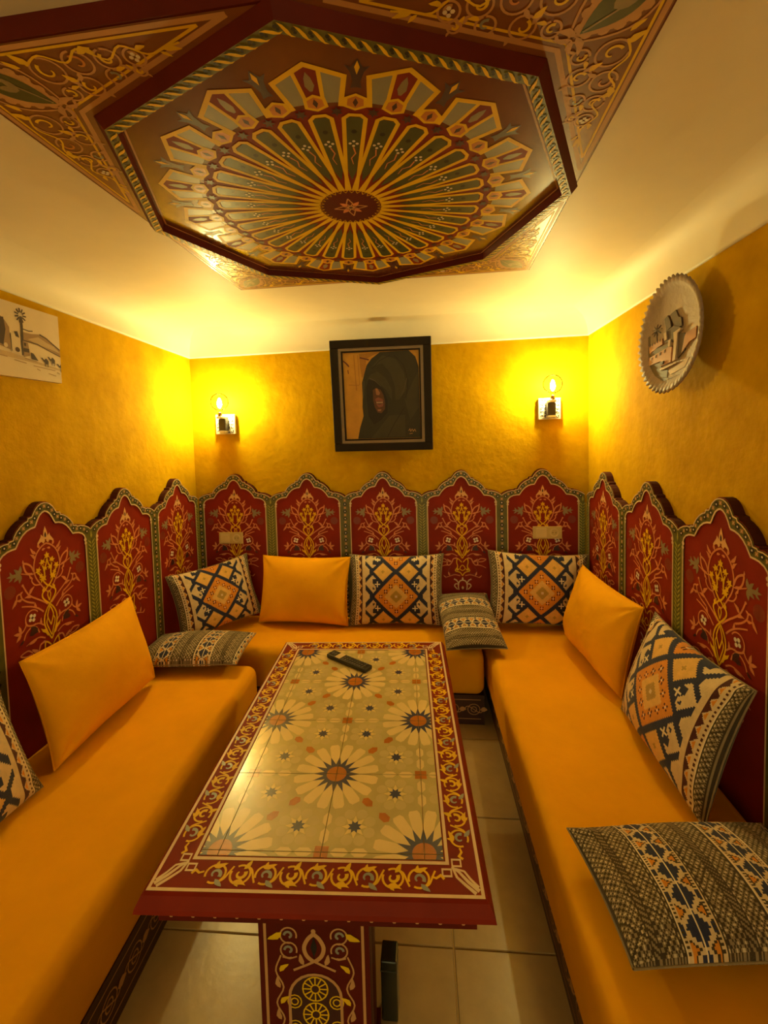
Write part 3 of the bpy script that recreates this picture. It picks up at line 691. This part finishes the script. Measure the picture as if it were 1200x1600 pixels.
# ================================================================== cushions
def fab(name, col): return mat('fabric_'+name, col, 0.9, 0.10, 40, 0.25, 260, spec=0.15, sheen=0.15)
FAB = [fab('cream', (0.66, 0.52, 0.33)), fab('navy', (0.026, 0.032, 0.085)), fab('orange', (0.66, 0.26, 0.035)), fab('gold', (0.72, 0.44, 0.13)), fab('olive', (0.42, 0.27, 0.07)),
       fab('maroon', (0.075, 0.018, 0.018)), fab('knit_grey', (0.26, 0.205, 0.125)), fab('knit_light', (0.60, 0.51, 0.36)), fab('white', (0.78, 0.68, 0.52)), fab('brown', (0.055, 0.040, 0.026))]
CR, NV, OR, GO, OL, MA_, KG, KL, WH, BR = range(10)
def knit(x, y):
    a, b = np.mod(x+y, 30), np.mod(x-y, 30); c = np.full(x.shape, KG)
    c[(a < 7) | (b < 7)] = BR; c[(np.abs(a-18) < 5) & (np.abs(b-18) < 5)] = KL
    return c
def kilim(x, y, y0):
    q = 13.0; X = (np.floor(x/q)+.5)*q; Y = (np.floor((y-y0)/q)+.5)*q
    ax = np.abs(X); ay = np.abs(np.mod(Y+280, 560)-280); Dm = ax+ay
    c = np.full(x.shape, CR); E1 = np.abs(ax-148)+np.abs(ay-280); s = ax < 362
    blk = s & (np.maximum(np.abs(ax-215), np.abs(ay-135)) < 58); c[blk] = NV
    c[s & (E1 >= 108) & (E1 < 168)] = NV
    c[s & (np.abs((ax-318)-(ay-58)) < 28) & (ax > 262) & (ax < 358)] = NV
    c[s & (np.abs((ax-318)+(ay-222)) < 28) & (ax > 262) & (ax < 358)] = NV
    c[s & (ax > 240) & (ax < 312) & (ay < 34)] = NV; c[s & (ax > 236) & (ax < 306) & (ay > 244)] = NV
    c[s & (np.abs((ax-272)-(ay-132)) < 17) & (np.abs(ax-272) < 44)] = CR
    c[s & (E1 < 108)] = GO; c[(E1 < 16)] = OL
    pm = np.minimum(np.abs(ax-215), np.abs(ay-135)); pM = np.maximum(np.abs(ax-215), np.abs(ay-135)); c[s & (pM < 28) & (pm < 11)] = WH
    c[(Dm >= 250) & (Dm < 312) & s] = NV
    c[Dm < 250] = OR; c[Dm < 134] = GO; c[Dm < 66] = OL; c[Dm < 15] = CR
    for mx, my in ((0, 172), (58, 115), (116, 58), (176, 0)):
        dx, dy = np.abs(np.abs(x)-mx), np.abs(np.abs(np.mod(y-y0+280, 560)-280)-my)
        c[(Dm < 250) & (dx < 21) & (dy < 21) & ((dx > 7) | (dy > 7)) & ((dx > 5) & (dy > 5))] = MA_
        c[(Dm < 250) & (dx < 7) & (dy < 7)] = WH
    xx = np.abs(x); c[(xx >= 405) & (xx < 412)] = MA_
    tri = np.abs(np.mod(y, 90)-45)/45; c[(xx >= 412) & (xx < 448) & ((xx-412) < 36*tri)] = MA_
    inn = (xx >= 424) & (xx < 446) & (tri < .55) & (xx-412 > 36*tri+9); c[inn] = OR
    c[(xx >= 460) & (xx < 474) & (np.mod(y, 30) < 14)] = MA_; c[(xx >= 482) & (xx < 488)] = WH
    k = xx >= 488; c[k] = knit(x, y)[k]
    for a in (488, 540, 556): c[(xx >= a) & (xx < a+6)] = BR
    c[(xx >= 546) & (xx < 556)] = KG
    return c
def striped(x, y):
    c = knit(x, y); s = np.mod(x+560, 420.0)
    for a, b in ((96, 102), (132, 138), (222, 228), (234, 240), (0, 5), (10, 14)): c[(s >= a) & (s < b)] = BR
    t = (s >= 102) & (s < 132); c[t] = np.where((np.mod(x[t]+y[t], 26) < 12), KG, BR)
    b0, b1 = 240., 420.; d = (s >= b0) & (s < b1); c[d] = CR
    c[(s >= b0) & (s < b0+6)] = WH; c[(s >= b1-6) & (s < b1)] = WH
    u = np.floor((s-(b0+b1)/2)/7)*7+3.5; v = np.floor((np.mod(y, 108)-54)/7)*7+3.5
    c[d & (np.abs(u)+np.abs(v) < 50+11*np.mod(np.floor(v/7), 2)) & (np.abs(u) < 56)] = NV
    c[d & (np.abs(s-330) < 3)] = WH
    v2 = np.mod(y, 108)-108*(np.mod(y, 108) > 54)
    au = np.abs(s-(b0+b1)/2)
    tr = d & (np.abs(v2) < (au-20)*.62) & (au < 64) & (au > 20); c[tr] = BR
    tr2 = d & (np.abs(v2) < (au-28)*.62-2) & (au < 60) & (au > 28); c[tr2] = OR
    c[d & (au > 60) & (np.abs(v2) > 38) & (au < 80)] = NV; c[d & (au > 68) & (au < 80) & (np.mod(y, 14) < 6)] = BR; c[d & (au >= 84)] = WH
    return c
def cushion_mesh(name, wd, ht, th, nu, nv, pat, seed, wrinkle=1.0, pinch=0.075):
    rs = np.random.RandomState(seed)
    u = np.linspace(-1, 1, nu+1); v = np.linspace(-1, 1, nv+1); Ug, Vg = np.meshgrid(u, v, indexing='ij')
    x = wd/2*Ug*(1-pinch*(1-Vg**2)*np.abs(Ug)**1.5); y = ht/2*Vg*(1-pinch*1.15*(1-Ug**2)*np.abs(Vg)**1.5)
    base = np.clip((1-Ug**2), 0, 1)**.45*np.clip((1-Vg**2), 0, 1)**.45
    zf = th/2*base*(1+.12*(1-Ug**2)*(1-Vg**2)); wr = np.zeros_like(zf)
    for sx in (-1, 1):
        for sy in (-1, 1):   # puckers running in from the corners
            dx, dy = (1-sx*Ug)*wd/2, (1-sy*Vg)*ht/2; rr = np.hypot(dx, dy); th_ = np.arctan2(dy, dx)
            wr += .0050*np.sin(th_*(7+rs.randint(4))+rs.rand()*6)*np.exp(-rr/.10)
    for k in range(5):
        kx, ky, ph = rs.uniform(-9, 9), rs.uniform(-9, 9), rs.rand()*6; wr += .0014*np.sin(kx*x*2+ky*y*2+ph)
    zf = zf+wrinkle*wr*np.sqrt(np.clip(base, 0, 1))*1.6; zb = -th*.30*base
    e = (np.abs(np.abs(Ug)-1) < 1e-9) | (np.abs(np.abs(Vg)-1) < 1e-9); zf[e] = 0; zb[e] = 0
    F = np.stack([x, y, zf], -1).reshape(-1, 3); B = np.stack([x, y, zb], -1).reshape(-1, 3)
    idx = np.arange((nu+1)*(nv+1)).reshape(nu+1, nv+1); bi = idx+idx.size; bi = np.where(e, idx, bi)
    qf = np.stack([idx[:-1, :-1], idx[1:, :-1], idx[1:, 1:], idx[:-1, 1:]], -1).reshape(-1, 4)
    qb = np.stack([bi[:-1, :-1], bi[:-1, 1:], bi[1:, 1:], bi[1:, :-1]], -1).reshape(-1, 4)
    V = np.concatenate([F, B]); faces = np.concatenate([qf, qb])
    used = np.unique(faces); remap = -np.ones(len(V), int); remap[used] = np.arange(len(used)); V = V[used]; faces = remap[faces]
    me = bpy.data.meshes.new(name)
    me.vertices.add(len(V)); me.vertices.foreach_set('co', V.astype(np.float32).ravel())
    me.loops.add(faces.size); me.loops.foreach_set('vertex_index', faces.astype(np.int32).ravel())
    me.polygons.add(len(faces)); me.polygons.foreach_set('loop_start', np.arange(0, faces.size, 4, dtype=np.int32)); me.polygons.foreach_set('loop_total', np.full(len(faces), 4, dtype=np.int32))
    if pat is None:
        me.materials.append(orange2_m); mi = np.zeros(len(faces), np.int32)
    else:
        for m_ in FAB: me.materials.append(m_)
        uc, vc = np.meshgrid((u[:-1]+u[1:])/2, (v[:-1]+v[1:])/2, indexing='ij'); k = wd/2/560
        c = pat(uc*560, vc*ht/2/k).reshape(-1); mi = np.concatenate([c, c]).astype(np.int32)
    me.polygons.foreach_set('material_index', mi); me.polygons.foreach_set('use_smooth', np.ones(len(faces), bool))
    me.update(calc_edges=True); me.validate(); return me
def place_cushion(name, me, pos, phi, lam, rl, label, seam_m, wd, ht, pinch=0.075, group=None):
    phi, lam, rl = map(math.radians, (phi, lam, rl))
    n = Vector((math.cos(phi), math.sin(phi), 0)); z = Vector((0, 0, 1))
    up = z*math.cos(lam)-n*math.sin(lam); nn = n*math.cos(lam)+z*math.sin(lam); x = up.cross(nn)
    x2 = x*math.cos(rl)+up*math.sin(rl); y2 = -x*math.sin(rl)+up*math.cos(rl)
    Mx = Matrix((x2, y2, nn)).transposed().to_4x4(); Mx.translation = pos
    root = empty(name); root.matrix_world = Mx; tag(root, label, 'cushion', group)
    link_copy(me, 'cover', root)
    mb = MB(); pts = []
    for k in range(4):
        for i in range(14):
            t = -1+2*i/14; U_, V_ = ((t, -1), (1, t), (-t, 1), (-1, -t))[k]
            pts.append((wd/2*U_*(1-pinch*(1-V_**2)*abs(U_)**1.5), ht/2*V_*(1-pinch*1.15*(1-U_**2)*abs(V_)**1.5), 0))
    pts.append(pts[0]); mb.tube(pts, .0028, seam_m, 6, False); mb.build('seam', root, True)
    return root
kil = [cushion_mesh('kilim_cover', .62, .45, .165, 172, 125, lambda x, y, o=o: kilim(x, y, o), 3+i) for i, o in enumerate((-70, -20, 10))]
kil3 = cushion_mesh('kilim_cover', .54, .41, .15, 172, 130, lambda x, y: kilim(x, y, -10), 8)
stp = [cushion_mesh('striped_cover', .56, .34, .135, 172, 104, striped, 9, 1.0, .035)]
stp2 = cushion_mesh('striped_cover', .50, .33, .135, 160, 100, striped, 12, 1.0, .035)
ora = [cushion_mesh('orange_cover', .61, .43, .20, 84, 60, None, 21+i, 1.7, .055) for i in range(3)]
G_O, G_K, G_S = 'orange scatter cushions', 'patterned kilim cushions', 'striped lumbar cushions'
place_cushion('orange_cushion', ora[0], (-.787, 2.815, .642), -94, 14, 0, 'plain orange cushion leaning on the back panels', orange2_m, .61, .43, .055, group=G_O)
place_cushion('orange_cushion', ora[1], (-1.405, 1.749, .648), -.5, 13, 2, 'plain orange cushion leaning on the left panels', orange2_m, .61, .43, .055, group=G_O)
place_cushion('orange_cushion', ora[2], (.905, 2.345, .645), 186, 12, -1.5, 'plain orange cushion leaning on the right panels', orange2_m, .61, .43, .055, group=G_O)
place_cushion('kilim_cushion', kil[0], (-.178, 2.825, .645), -88, 15, 0, 'navy and orange kilim cushion upright in the middle of the back bench', FAB[KG], .62, .45, group=G_K)
place_cushion('kilim_cushion', kil[1], (.708, 2.815, .660), -88, 12, -3, 'navy and orange kilim cushion behind the right orange cushion', FAB[KG], .62, .45, group=G_K)
place_cushion('kilim_cushion', kil3, (-1.325, 2.68, .645), -40, 20, 4, 'navy and orange kilim cushion tilted into the left back corner', FAB[KG], .54, .41, group=G_K)
place_cushion('kilim_cushion', kil[2], (.922, 1.665, .648), 178, 18, 1.5, 'large navy and orange kilim cushion nearest on the right bench', FAB[KG], .62, .45, group=G_K)
place_cushion('kilim_cushion', kil[2], (-1.400, 1.065, .640), 2, 20, 0, 'navy and orange kilim cushion cut by the left edge of the photo', FAB[KG], .62, .45, group=G_K)
place_cushion('striped_cushion', stp[0], (.722, 1.132, .492), -84, 90, 0, 'striped grey lumbar cushion lying flat in the right foreground', FAB[KG], .56, .34, .035, group=G_S)
place_cushion('striped_cushion', stp2, (.262, 2.630, .535), -84, 75, 90, 'small striped lumbar cushion lying between the two back kilim cushions', FAB[KG], .50, .33, .035, group=G_S)
place_cushion('striped_cushion', stp[0], (-1.255, 2.290, .486), -88, 88, 3, 'small striped lumbar cushion lying on the left back corner of the seats', FAB[KG], .56, .34, .035, group=G_S)

# ================================================================== wall lamps
def glass_mat():
    m = bpy.data.materials.new('clear_bulb_glass'); m.use_nodes = True; N = m.node_tree.nodes; L = m.node_tree.links; N.clear()
    o = N.new('ShaderNodeOutputMaterial'); mx = N.new('ShaderNodeMixShader'); tr = N.new('ShaderNodeBsdfTransparent'); gl = N.new('ShaderNodeBsdfGlossy'); lw = N.new('ShaderNodeLayerWeight')
    gl.inputs['Roughness'].default_value = 0.03; lw.inputs['Blend'].default_value = 0.12; tr.inputs['Color'].default_value = (0.96, 0.93, 0.86, 1)
    L.new(lw.outputs['Fresnel'], mx.inputs[0]); L.new(tr.outputs[0], mx.inputs[1]); L.new(gl.outputs[0], mx.inputs[2]); L.new(mx.outputs[0], o.inputs[0]); return m
def glow_mat():
    m = bpy.data.materials.new('glowing_filament'); m.use_nodes = True; N = m.node_tree.nodes; L = m.node_tree.links; N.clear()
    o = N.new('ShaderNodeOutputMaterial'); e_ = N.new('ShaderNodeEmission'); e_.inputs[0].default_value = (*BULB_COLOUR, 1); e_.inputs[1].default_value = BULB_STRENGTH; L.new(e_.outputs[0], o.inputs[0]); return m
glass_m, glow_m = glass_mat(), glow_mat(); bone_m = mat('bone_inlay', (0.78, 0.72, 0.60), 0.35); inlay_m = mat('dark_inlay', (0.05, 0.04, 0.03), 0.4); brass_m = mat('lamp_brass', (0.55, 0.36, 0.12), 0.3, metal=1.0)
def lamp(label, x, z):
    root = tag(empty('wall_lamp', (x, D-.001, z)), label, 'wall lamp', 'bulb lamps on the back wall')
    mb = MB(); mb.box((0, -.012, 0), (.138, .024, .136), bone_m); pl_ = bevel(mb.build('back_plate', root), .002, 1)
    P = Paint(); rs = random.Random(4)
    for i in range(5):
        for j in range(5):
            cx_, cz_ = -.05+i*.025, -.05+j*.025; P.ribbon(arc(cx_, cz_, .0100, 40*i, 40*i+240, 10, .004), .0048, inlay_m, 1); P.leaf(cx_, cz_, 90*((i+j) % 4)+45, .013, .008, inlay_m, 2)
    rect_frame(P, -.062, .062, -.062, .062, .0018, inlay_m, 1); P.emit(MB(), lambda u, v, w_: (u, -.0244-w_, v)).build('inlay_pattern', pl_)
    mb = MB(); mb.box((.0, -.050, -.004), (.050, .052, .080), inlay_m); bevel(mb.build('holder_block', root), .003, 1)
    for zc_, hc_ in ((.0445, .016), (-.0515, .014)): mb = MB(); mb.box((0, -.068 if zc_ > 0 else -.050, zc_), (.040, .088 if zc_ > 0 else .054, hc_), bone_m); bevel(mb.build('block_cap', root), .002, 1)
    mb = MB(); mb.lathe([(.001, 0), (.0145, 0), (.0145, .022), (.0135, .026), (.001, .026)], brass_m, 20, lambda a, b, c: (a, b-.098, .0526+c)); mb.build('bulb_socket', root, True)
    bz = .0786
    mb = MB(); prof = [(.0140, 0), (.0165, .010)]+[(.060*math.sin(t), .070-.060*math.cos(t)) for t in [.32+k*(PI-.32)/20 for k in range(21)]]
    mb.lathe(prof, glass_m, 32, lambda a, b, c: (a, b-.098, bz+c)); bulb = mb.build('glass_globe', root, True)
    mb = MB(); mb.lathe([(.0005, .026), (.008, .031), (.0145, .048), (.0150, .062), (.0115, .080), (.006, .092), (.0005, .097)], glow_m, 16, lambda a, b, c: (a, b-.098, bz+c)); mb.build('filament', bulb, True)
    return root
lamp('wall lamp with a glowing clear globe bulb left of the portrait', -1.352, 1.748)
lamp('wall lamp with a glowing clear globe bulb right of the portrait', .825, 1.786)

# ================================================================== framed portrait
blk_m = mat('black_frame_wood', (0.018, 0.012, 0.008), 0.6, spec=0.2); fil_m = mat('taupe_fillet', (0.26, 0.19, 0.12), 0.5)
pa = {k: mat('canvas_'+k, c, 0.6, 0.12, 14) for k, c in dict(ochre=(0.55, 0.29, 0.03), dkochre=(0.38, 0.18, 0.02), hood=(0.026, 0.023, 0.012), hood2=(0.042, 0.036, 0.018), dark=(0.012, 0.008, 0.006), skin=(0.095, 0.036, 0.018), skin2=(0.30, 0.14, 0.065), lip=(0.22, 0.075, 0.055), rust=(0.14, 0.035, 0.02), teeth=(0.35, 0.22, 0.14)).items()}
PWD, PHT = .655, .725
por = tag(empty('framed_portrait', (-.2515, D-.012, 1.545)), 'black framed painting of a hooded figure between the wall lamps', 'painting')
por.rotation_euler = (math.radians(6.3), 0, math.radians(0))
mb = MB()
def bar_frame(mb, w_, h_, wd, y0, y1, m_, z0=0.0):
    for c_, d_ in (((0, (y0+y1)/2, z0+wd/2), (w_, y1-y0, wd)), ((0, (y0+y1)/2, z0+h_-wd/2), (w_, y1-y0, wd)), ((-w_/2+wd/2, (y0+y1)/2, z0+h_/2), (wd, y1-y0, h_-2*wd)), ((w_/2-wd/2, (y0+y1)/2, z0+h_/2), (wd, y1-y0, h_-2*wd))): mb.box(c_, d_, m_)
bar_frame(mb, PWD, PHT, .052, -.040, -.002, blk_m); bevel(mb.build('outer_frame', por), .003, 1)
mb = MB(); bar_frame(mb, PWD-.104, PHT-.104, .018, -.030, -.004, fil_m, .052); mb.build('fillet', por)
mb = MB(); bar_frame(mb, PWD-.14, PHT-.14, .010, -.026, -.004, blk_m, .070); mb.build('inner_frame', por)
cw, ch = PWD-.16, PHT-.16
mb = MB(); mb.box((0, -.010, PHT/2), (cw, .012, ch), pa['ochre']); canvas = mb.build('canvas', por)
P = Paint()
def cvs(x, y): return ((x-300)/575, (940-y)/670)      # zoomed photograph to canvas units
def cp(pts, k, lay): P.poly([cvs(*p) for p in pts], pa[k], lay)
cp([(425, 285), (585, 275), (480, 320), (470, 420), (440, 470), (430, 380)], 'dkochre', 1); P.ribbon([cvs(385, 290), cvs(395, 560)], .012, pa['dkochre'], 1); P.ribbon([cvs(415, 290), cvs(420, 520)], .008, pa['dkochre'], 1); P.ribbon([cvs(335, 515), cvs(415, 520)], .008, pa['dkochre'], 1)
P.ribbon([cvs(300, 330), cvs(325, 350), cvs(345, 375)], .018, pa['rust'], 2); P.ribbon([cvs(335, 400), cvs(338, 430)], .012, pa['rust'], 2); P.ribbon([cvs(430, 310), cvs(500, 330)], .016, pa['rust'], 2)
cp([(390, 938), (410, 850), (440, 760), (435, 690), (440, 600), (440, 500), (455, 450), (480, 370), (520, 320), (585, 275), (800, 268), (850, 320), (872, 400), (874, 938)], 'hood', 2)
cp([(480, 480), (510, 440), (560, 420), (620, 470), (665, 560), (665, 650), (620, 560), (560, 500), (505, 470)], 'hood2', 3)
cp([(600, 300), (700, 330), (760, 430), (780, 560), (720, 640), (690, 640), (690, 540), (660, 440), (600, 360), (520, 380)], 'hood2', 3); cp([(760, 640), (830, 500), (870, 430), (870, 700), (800, 800)], 'hood2', 3)
cp([(500, 930), (560, 860), (640, 760), (760, 760), (760, 930)], 'hood2', 3)
cp([(470, 540), (490, 480), (540, 490), (600, 550), (630, 640), (625, 740), (580, 790), (520, 830), (480, 760), (470, 640)], 'dark', 4)
cp([(520, 560), (545, 545), (580, 560), (600, 600), (612, 660), (608, 710), (580, 742), (550, 735), (530, 690), (520, 640)], 'skin', 5); cp([(540, 550), (555, 548), (575, 585), (568, 602), (545, 598)], 'skin2', 6); cp([(535, 630), (560, 618), (592, 632), (598, 650), (565, 646), (540, 650)], 'lip', 6); cp([(540, 668), (570, 674), (600, 664), (592, 690), (562, 696)], 'lip', 6); cp([(542, 652), (596, 652), (592, 664), (546, 664)], 'teeth', 6); cp([(550, 712), (580, 710), (578, 724), (556, 726)], 'skin2', 6)
fold_m = mat('canvas_fold', (0.095, 0.08, 0.05), 0.6); P.ribbon([cvs(500, 470), cvs(540, 490), cvs(585, 535)], .009, fold_m, 5, .003); P.ribbon([cvs(455, 490), cvs(445, 620)], .006, fold_m, 5); P.ribbon([cvs(780, 480), cvs(760, 560), cvs(730, 620)], .007, fold_m, 5, .002); P.ribbon([cvs(520, 400), cvs(580, 340), cvs(660, 300)], .006, pa['dark'], 5); P.ribbon([cvs(690, 300), cvs(760, 380), cvs(790, 500), cvs(770, 640)], .008, pa['dark'], 5); P.ribbon([cvs(620, 930), cvs(680, 820), cvs(760, 700)], .008, pa['dark'], 5)
P.ribbon([cvs(785, 885), cvs(795, 870), cvs(800, 890), cvs(812, 872), cvs(820, 890), cvs(832, 874), cvs(840, 892)], .006, tan_m, 5); P.ribbon([cvs(790, 908), cvs(815, 906)], .005, tan_m, 5)
P.emit(MB(), lambda u, v, w_: (-cw/2+cw*max(.001, min(.999, u)), -.0163-w_, PHT/2-ch/2+ch*max(.001, min(.999, v)))).build('painted_figure', canvas)

# ================================================================== sketch canvas on the left wall
ink_m = mat('brown_ink', (0.05, 0.025, 0.02), 0.7); wash_m = mat('brown_wash', (0.28, 0.17, 0.09), 0.7); pale_m = mat('sketch_canvas', (0.62, 0.50, 0.36), 0.7, 0.05); wash2_m = mat('pale_wash', (0.45, 0.32, 0.19), 0.7)
CY1, CZ0, CZ1, CWD = 1.858, 1.912, 2.206, .44
sk = tag(empty('sketch_canvas', (XL+.001, CY1-CWD, CZ0)), 'pale canvas with a brown ink desert sketch on the left wall', 'picture')
mb = MB(); mb.box((.0095, CWD/2, (CZ1-CZ0)/2), (.019, CWD, CZ1-CZ0), pale_m); cv = mb.build('canvas', sk)
P = Paint()      # units: metres from the right edge (u < 0) and from the bottom
def sc_(x, y): return ((x-862)/862*.275, (1390-y)/960*(CZ1-CZ0))    # zoomed photograph to canvas
def sp(pts, m_, lay=1): P.poly([sc_(*p) for p in pts], m_, lay)
def sr(pts, w_, m_, lay=2): P.ribbon([sc_(*p) for p in pts], w_, m_, lay)
sp([(290, 780), (420, 780), (560, 755), (700, 830), (862, 910), (862, 1010), (700, 970), (520, 920), (300, 900)], wash_m, 1); sp([(360, 860), (520, 800), (640, 850), (760, 880), (862, 960), (700, 930), (480, 900)], wash2_m, 2)
sr([(540, 760), (640, 790), (740, 850), (862, 915)], .006, ink_m); sr([(300, 890), (500, 900), (650, 950), (862, 1010)], .004, ink_m)
for k in range(11):
    a = k*2*PI/11; sr([(275+30*math.cos(a), 570+40*math.sin(a)), (275+82*math.cos(a), 570+95*math.sin(a))], .0055, ink_m)
sr([(278, 580), (285, 700), (280, 880), (270, 1090)], .011, ink_m)
sp([(130, 840), (200, 790), (250, 860), (262, 1090), (120, 1060)], pale_m, 2); sr([(120, 830), (130, 1060)], .003, ink_m); sp([(170, 800), (215, 790), (240, 870), (190, 860)], ink_m, 3); P.disc(*sc_(205, 1030), .010, ink_m, 3)
sp([(285, 900), (360, 910), (380, 1080), (290, 1110)], wash_m, 2); sp([(300, 920), (330, 920), (330, 960), (300, 960)], ink_m, 3); sp([(290, 990), (370, 990), (370, 1040), (290, 1040)], ink_m, 3); sp([(390, 1030), (430, 1040), (500, 1130), (400, 1120)], ink_m, 3)
sr([(300, 740), (380, 750), (440, 738)], .004, ink_m)
for x, y, s_ in ((550, 1075, 1), (655, 1045, 1), (800, 1120, 1)):     # camels
    sr([(x, y), (x+40, y+40), (x+70, y+15)], .005, ink_m, 3); sp([(x+35, y+30), (x+70, y-5), (x+108, y+30), (x+105, y+80), (x+60, y+80)], ink_m, 3); sr([(x+55, y+75), (x+55, y+110)], .003, ink_m, 3); sr([(x+95, y+75), (x+97, y+115)], .003, ink_m, 3)
sp([(-400, 700), (-200, 640), (0, 640), (60, 690), (110, 760), (115, 1050), (0, 1020), (-400, 1000)], wash_m, 1); sp([(-60, 660), (40, 650), (60, 800), (20, 1000), (-60, 980)], ink_m, 2); P.disc(*sc_(50, 1000), .009, pale_m, 3)
for y_, x0_, x1_ in ((1130, -200, 60), (1175, 150, 320), (1130, 300, 480), (1210, 420, 760), (1245, 470, 520), (1285, 650, 770), (1250, 790, 840), (1170, -300, -60)): sr([(x0_, y_-6), ((x0_+x1_)/2, y_+4), (x1_, y_+14)], .0032, wash_m)
sp([(-400, 1060), (120, 1080), (400, 1130), (862, 1190), (862, 1215), (400, 1165), (-400, 1110)], wash2_m, 1)
P.emit(MB(), lambda u, v, w_: (.0194+w_, CWD+max(-CWD+.001, min(-.001, u)), v)).build('ink_sketch', cv)

# ================================================================== relief plate on the right wall
pl_m = mat('stone_plate', (0.29, 0.20, 0.145), 0.6, 0.15, 12, 0.3, 60); pd_m = mat('plate_umber', (0.075, 0.043, 0.03), 0.6); pt_m = mat('plate_terracotta', (0.46, 0.22, 0.11), 0.6); pc_m = mat('plate_cream', (0.52, 0.38, 0.26), 0.6)
plate = tag(empty('relief_plate', (XR-.055, 1.885, 2.005)), 'round scalloped plate with a painted kasbah relief on the right wall', 'plate')
Rm = Matrix((Vector((0, -1, 0)), Vector((0, 0, 1)), Vector((-1, 0, 0)))).transposed()        # local x towards the camera side, y up, z out of the wall
plate.matrix_world = Matrix.Translation((XR-.058, 1.885, 2.003)) @ Matrix.Rotation(math.radians(1), 4, 'Z') @ Matrix.Rotation(math.radians(2), 4, 'Y') @ Rm.to_4x4()
mb = MB(); n = 144; R0 = .219
prof = [(.0, -.030, 0), (.10, -.030, 0), (.14, -.024, 0), (.195, .004, 0), (R0, .016, 1), (R0+.004, .022, 1), (R0-.002, .027, 1), (.196, .020, .6), (.182, .010, 0), (.0, .004, 0)]
vs = []
for r, z, sc in prof:
    for k in range(n):
        a = 2*PI*k/n; rr = r+sc*.006*math.cos(a*48); vs.append((rr*math.cos(a), rr*math.sin(a), z+sc*.004*math.cos(a*48)))
mb.mesh(vs, [(i*n+k, i*n+(k+1) % n, (i+1)*n+(k+1) % n, (i+1)*n+k) for i in range(len(prof)-1) for k in range(n)], pl_m)
dish = mb.build('dish', plate, True)
mb = MB(); 
def pz(x, y): return ((x-480)/310*.205, (610-y)/545*.215)         # zoomed photograph to plate
def blk(pts, h, m_):
    q = [pz(*p) for p in pts]
    q = [(u*min(1, .178/max(1e-6, math.hypot(u, v))), v*min(1, .178/max(1e-6, math.hypot(u, v)))) for u, v in q]
    mb.prism(q, .003, .0075+h, m_)
blk([(235, 640), (390, 610), (400, 670), (330, 690), (250, 720)], .005, pt_m); blk([(190, 530), (240, 530), (235, 860), (200, 800)], .003, pd_m); blk([(250, 770), (480, 720), (510, 730), (505, 880), (390, 890), (390, 840), (250, 855)], .007, pt_m); blk([(250, 745), (320, 690), (480, 690), (480, 722), (250, 772)], .004, pd_m)
blk([(415, 560), (520, 530), (590, 570), (590, 600), (530, 610), (520, 690), (430, 660)], .006, pd_m); blk([(425, 570), (450, 560), (460, 640), (435, 650)], .010, pc_m); blk([(530, 600), (600, 580), (600, 600), (570, 620), (560, 870), (530, 880), (540, 700)], .010, pc_m); blk([(570, 620), (630, 640), (640, 800), (570, 860)], .005, pd_m); blk([(640, 650), (740, 620), (740, 720), (680, 740), (610, 820)], .006, pt_m)
blk([(250, 860), (390, 850), (390, 900), (470, 950), (460, 1020), (310, 1020), (260, 960)], .003, pd_m); blk([(390, 920), (560, 895), (570, 905), (400, 940)], .009, pc_m); blk([(400, 850), (440, 850), (430, 880), (400, 880)], .012, pd_m); blk([(480, 660), (505, 655), (500, 720), (482, 720)], .011, pc_m)
blk([(415, 420), (450, 400), (480, 470), (490, 530), (440, 550)], .006, pd_m); blk([(480, 400), (530, 380), (560, 460), (590, 480), (600, 560), (550, 560), (500, 480)], .005, pd_m); blk([(300, 1050), (500, 1040), (600, 1050), (420, 1075)], .003, pd_m); blk([(470, 960), (680, 880), (640, 960), (500, 1000)], .003, pc_m)
for k in range(9):
    a = k*2*PI/9; x, y = 315, 500; q0, q1 = pz(x, y), pz(x+62*math.cos(a), y+62*math.sin(a)); mb.tube([(*q0, .010), (*q1, .008)], .0022, pd_m, 5)
mb.tube([(*pz(315, 500), .008), (*pz(325, 620), .008)], .0025, pd_m, 5)
for k in range(4): x = 280+k*50; blk([(x, 775-k*12), (x+14, 772-k*12), (x+12, 800-k*12), (x, 803-k*12)], .0085, pd_m)
for k in range(5): x = 245+k*30; blk([(x, 632-k*5), (x+10, 630-k*5), (x+8, 652-k*5), (x, 652-k*5)], .0065, pd_m)
mb.build('kasbah_relief', dish)

# ================================================================== socket plates on the back headboard
bg_m = mat('beige_plastic', (0.60, 0.45, 0.19), 0.4); bg2_m = mat('beige_plastic_insert', (0.70, 0.55, 0.27), 0.35); hole_m = mat('socket_hole', (0.10, 0.06, 0.02), 0.6)
for label, x, z, wd in (('beige double socket plate on the leftmost back panel', -1.338, .955, .172), ('beige double socket plate on the rightmost back panel', .801, .986, .182)):
    root = tag(empty('socket_plate', (x, D-PD-.0008, z)), label, 'socket', 'double socket plates')
    mb = MB(); mb.box((0, -.006, 0), (wd, .012, .080), bg_m); bevel(mb.build('plate', root), .003, 2)
    mb = MB(); mb.box((-.040, -.0135, 0), (.066, .003, .060), bg2_m); bevel(mb.build('switch_rocker', root), .001, 1)
    mb = MB(); mb.lathe([(.0275, 0), (.0275, -.004), (.023, -.004), (.021, -.001), (.0005, -.001)], bg2_m, 24, lambda a, b, c: (.042+a, -.0121+c, b)); so = mb.build('socket_ring', root)
    mb = MB(); 
    for s_ in (-1, 1): mb.lathe([(.0032, 0), (.0005, 0)], hole_m, 10, lambda a, b, c: (.042+s_*.0095+a, -.0134, b))
    mb.lathe([(.0205, 0), (.0005, 0)], bg_m, 24, lambda a, b, c: (.042+a, -.01325, b)); mb.build('socket_face', so)
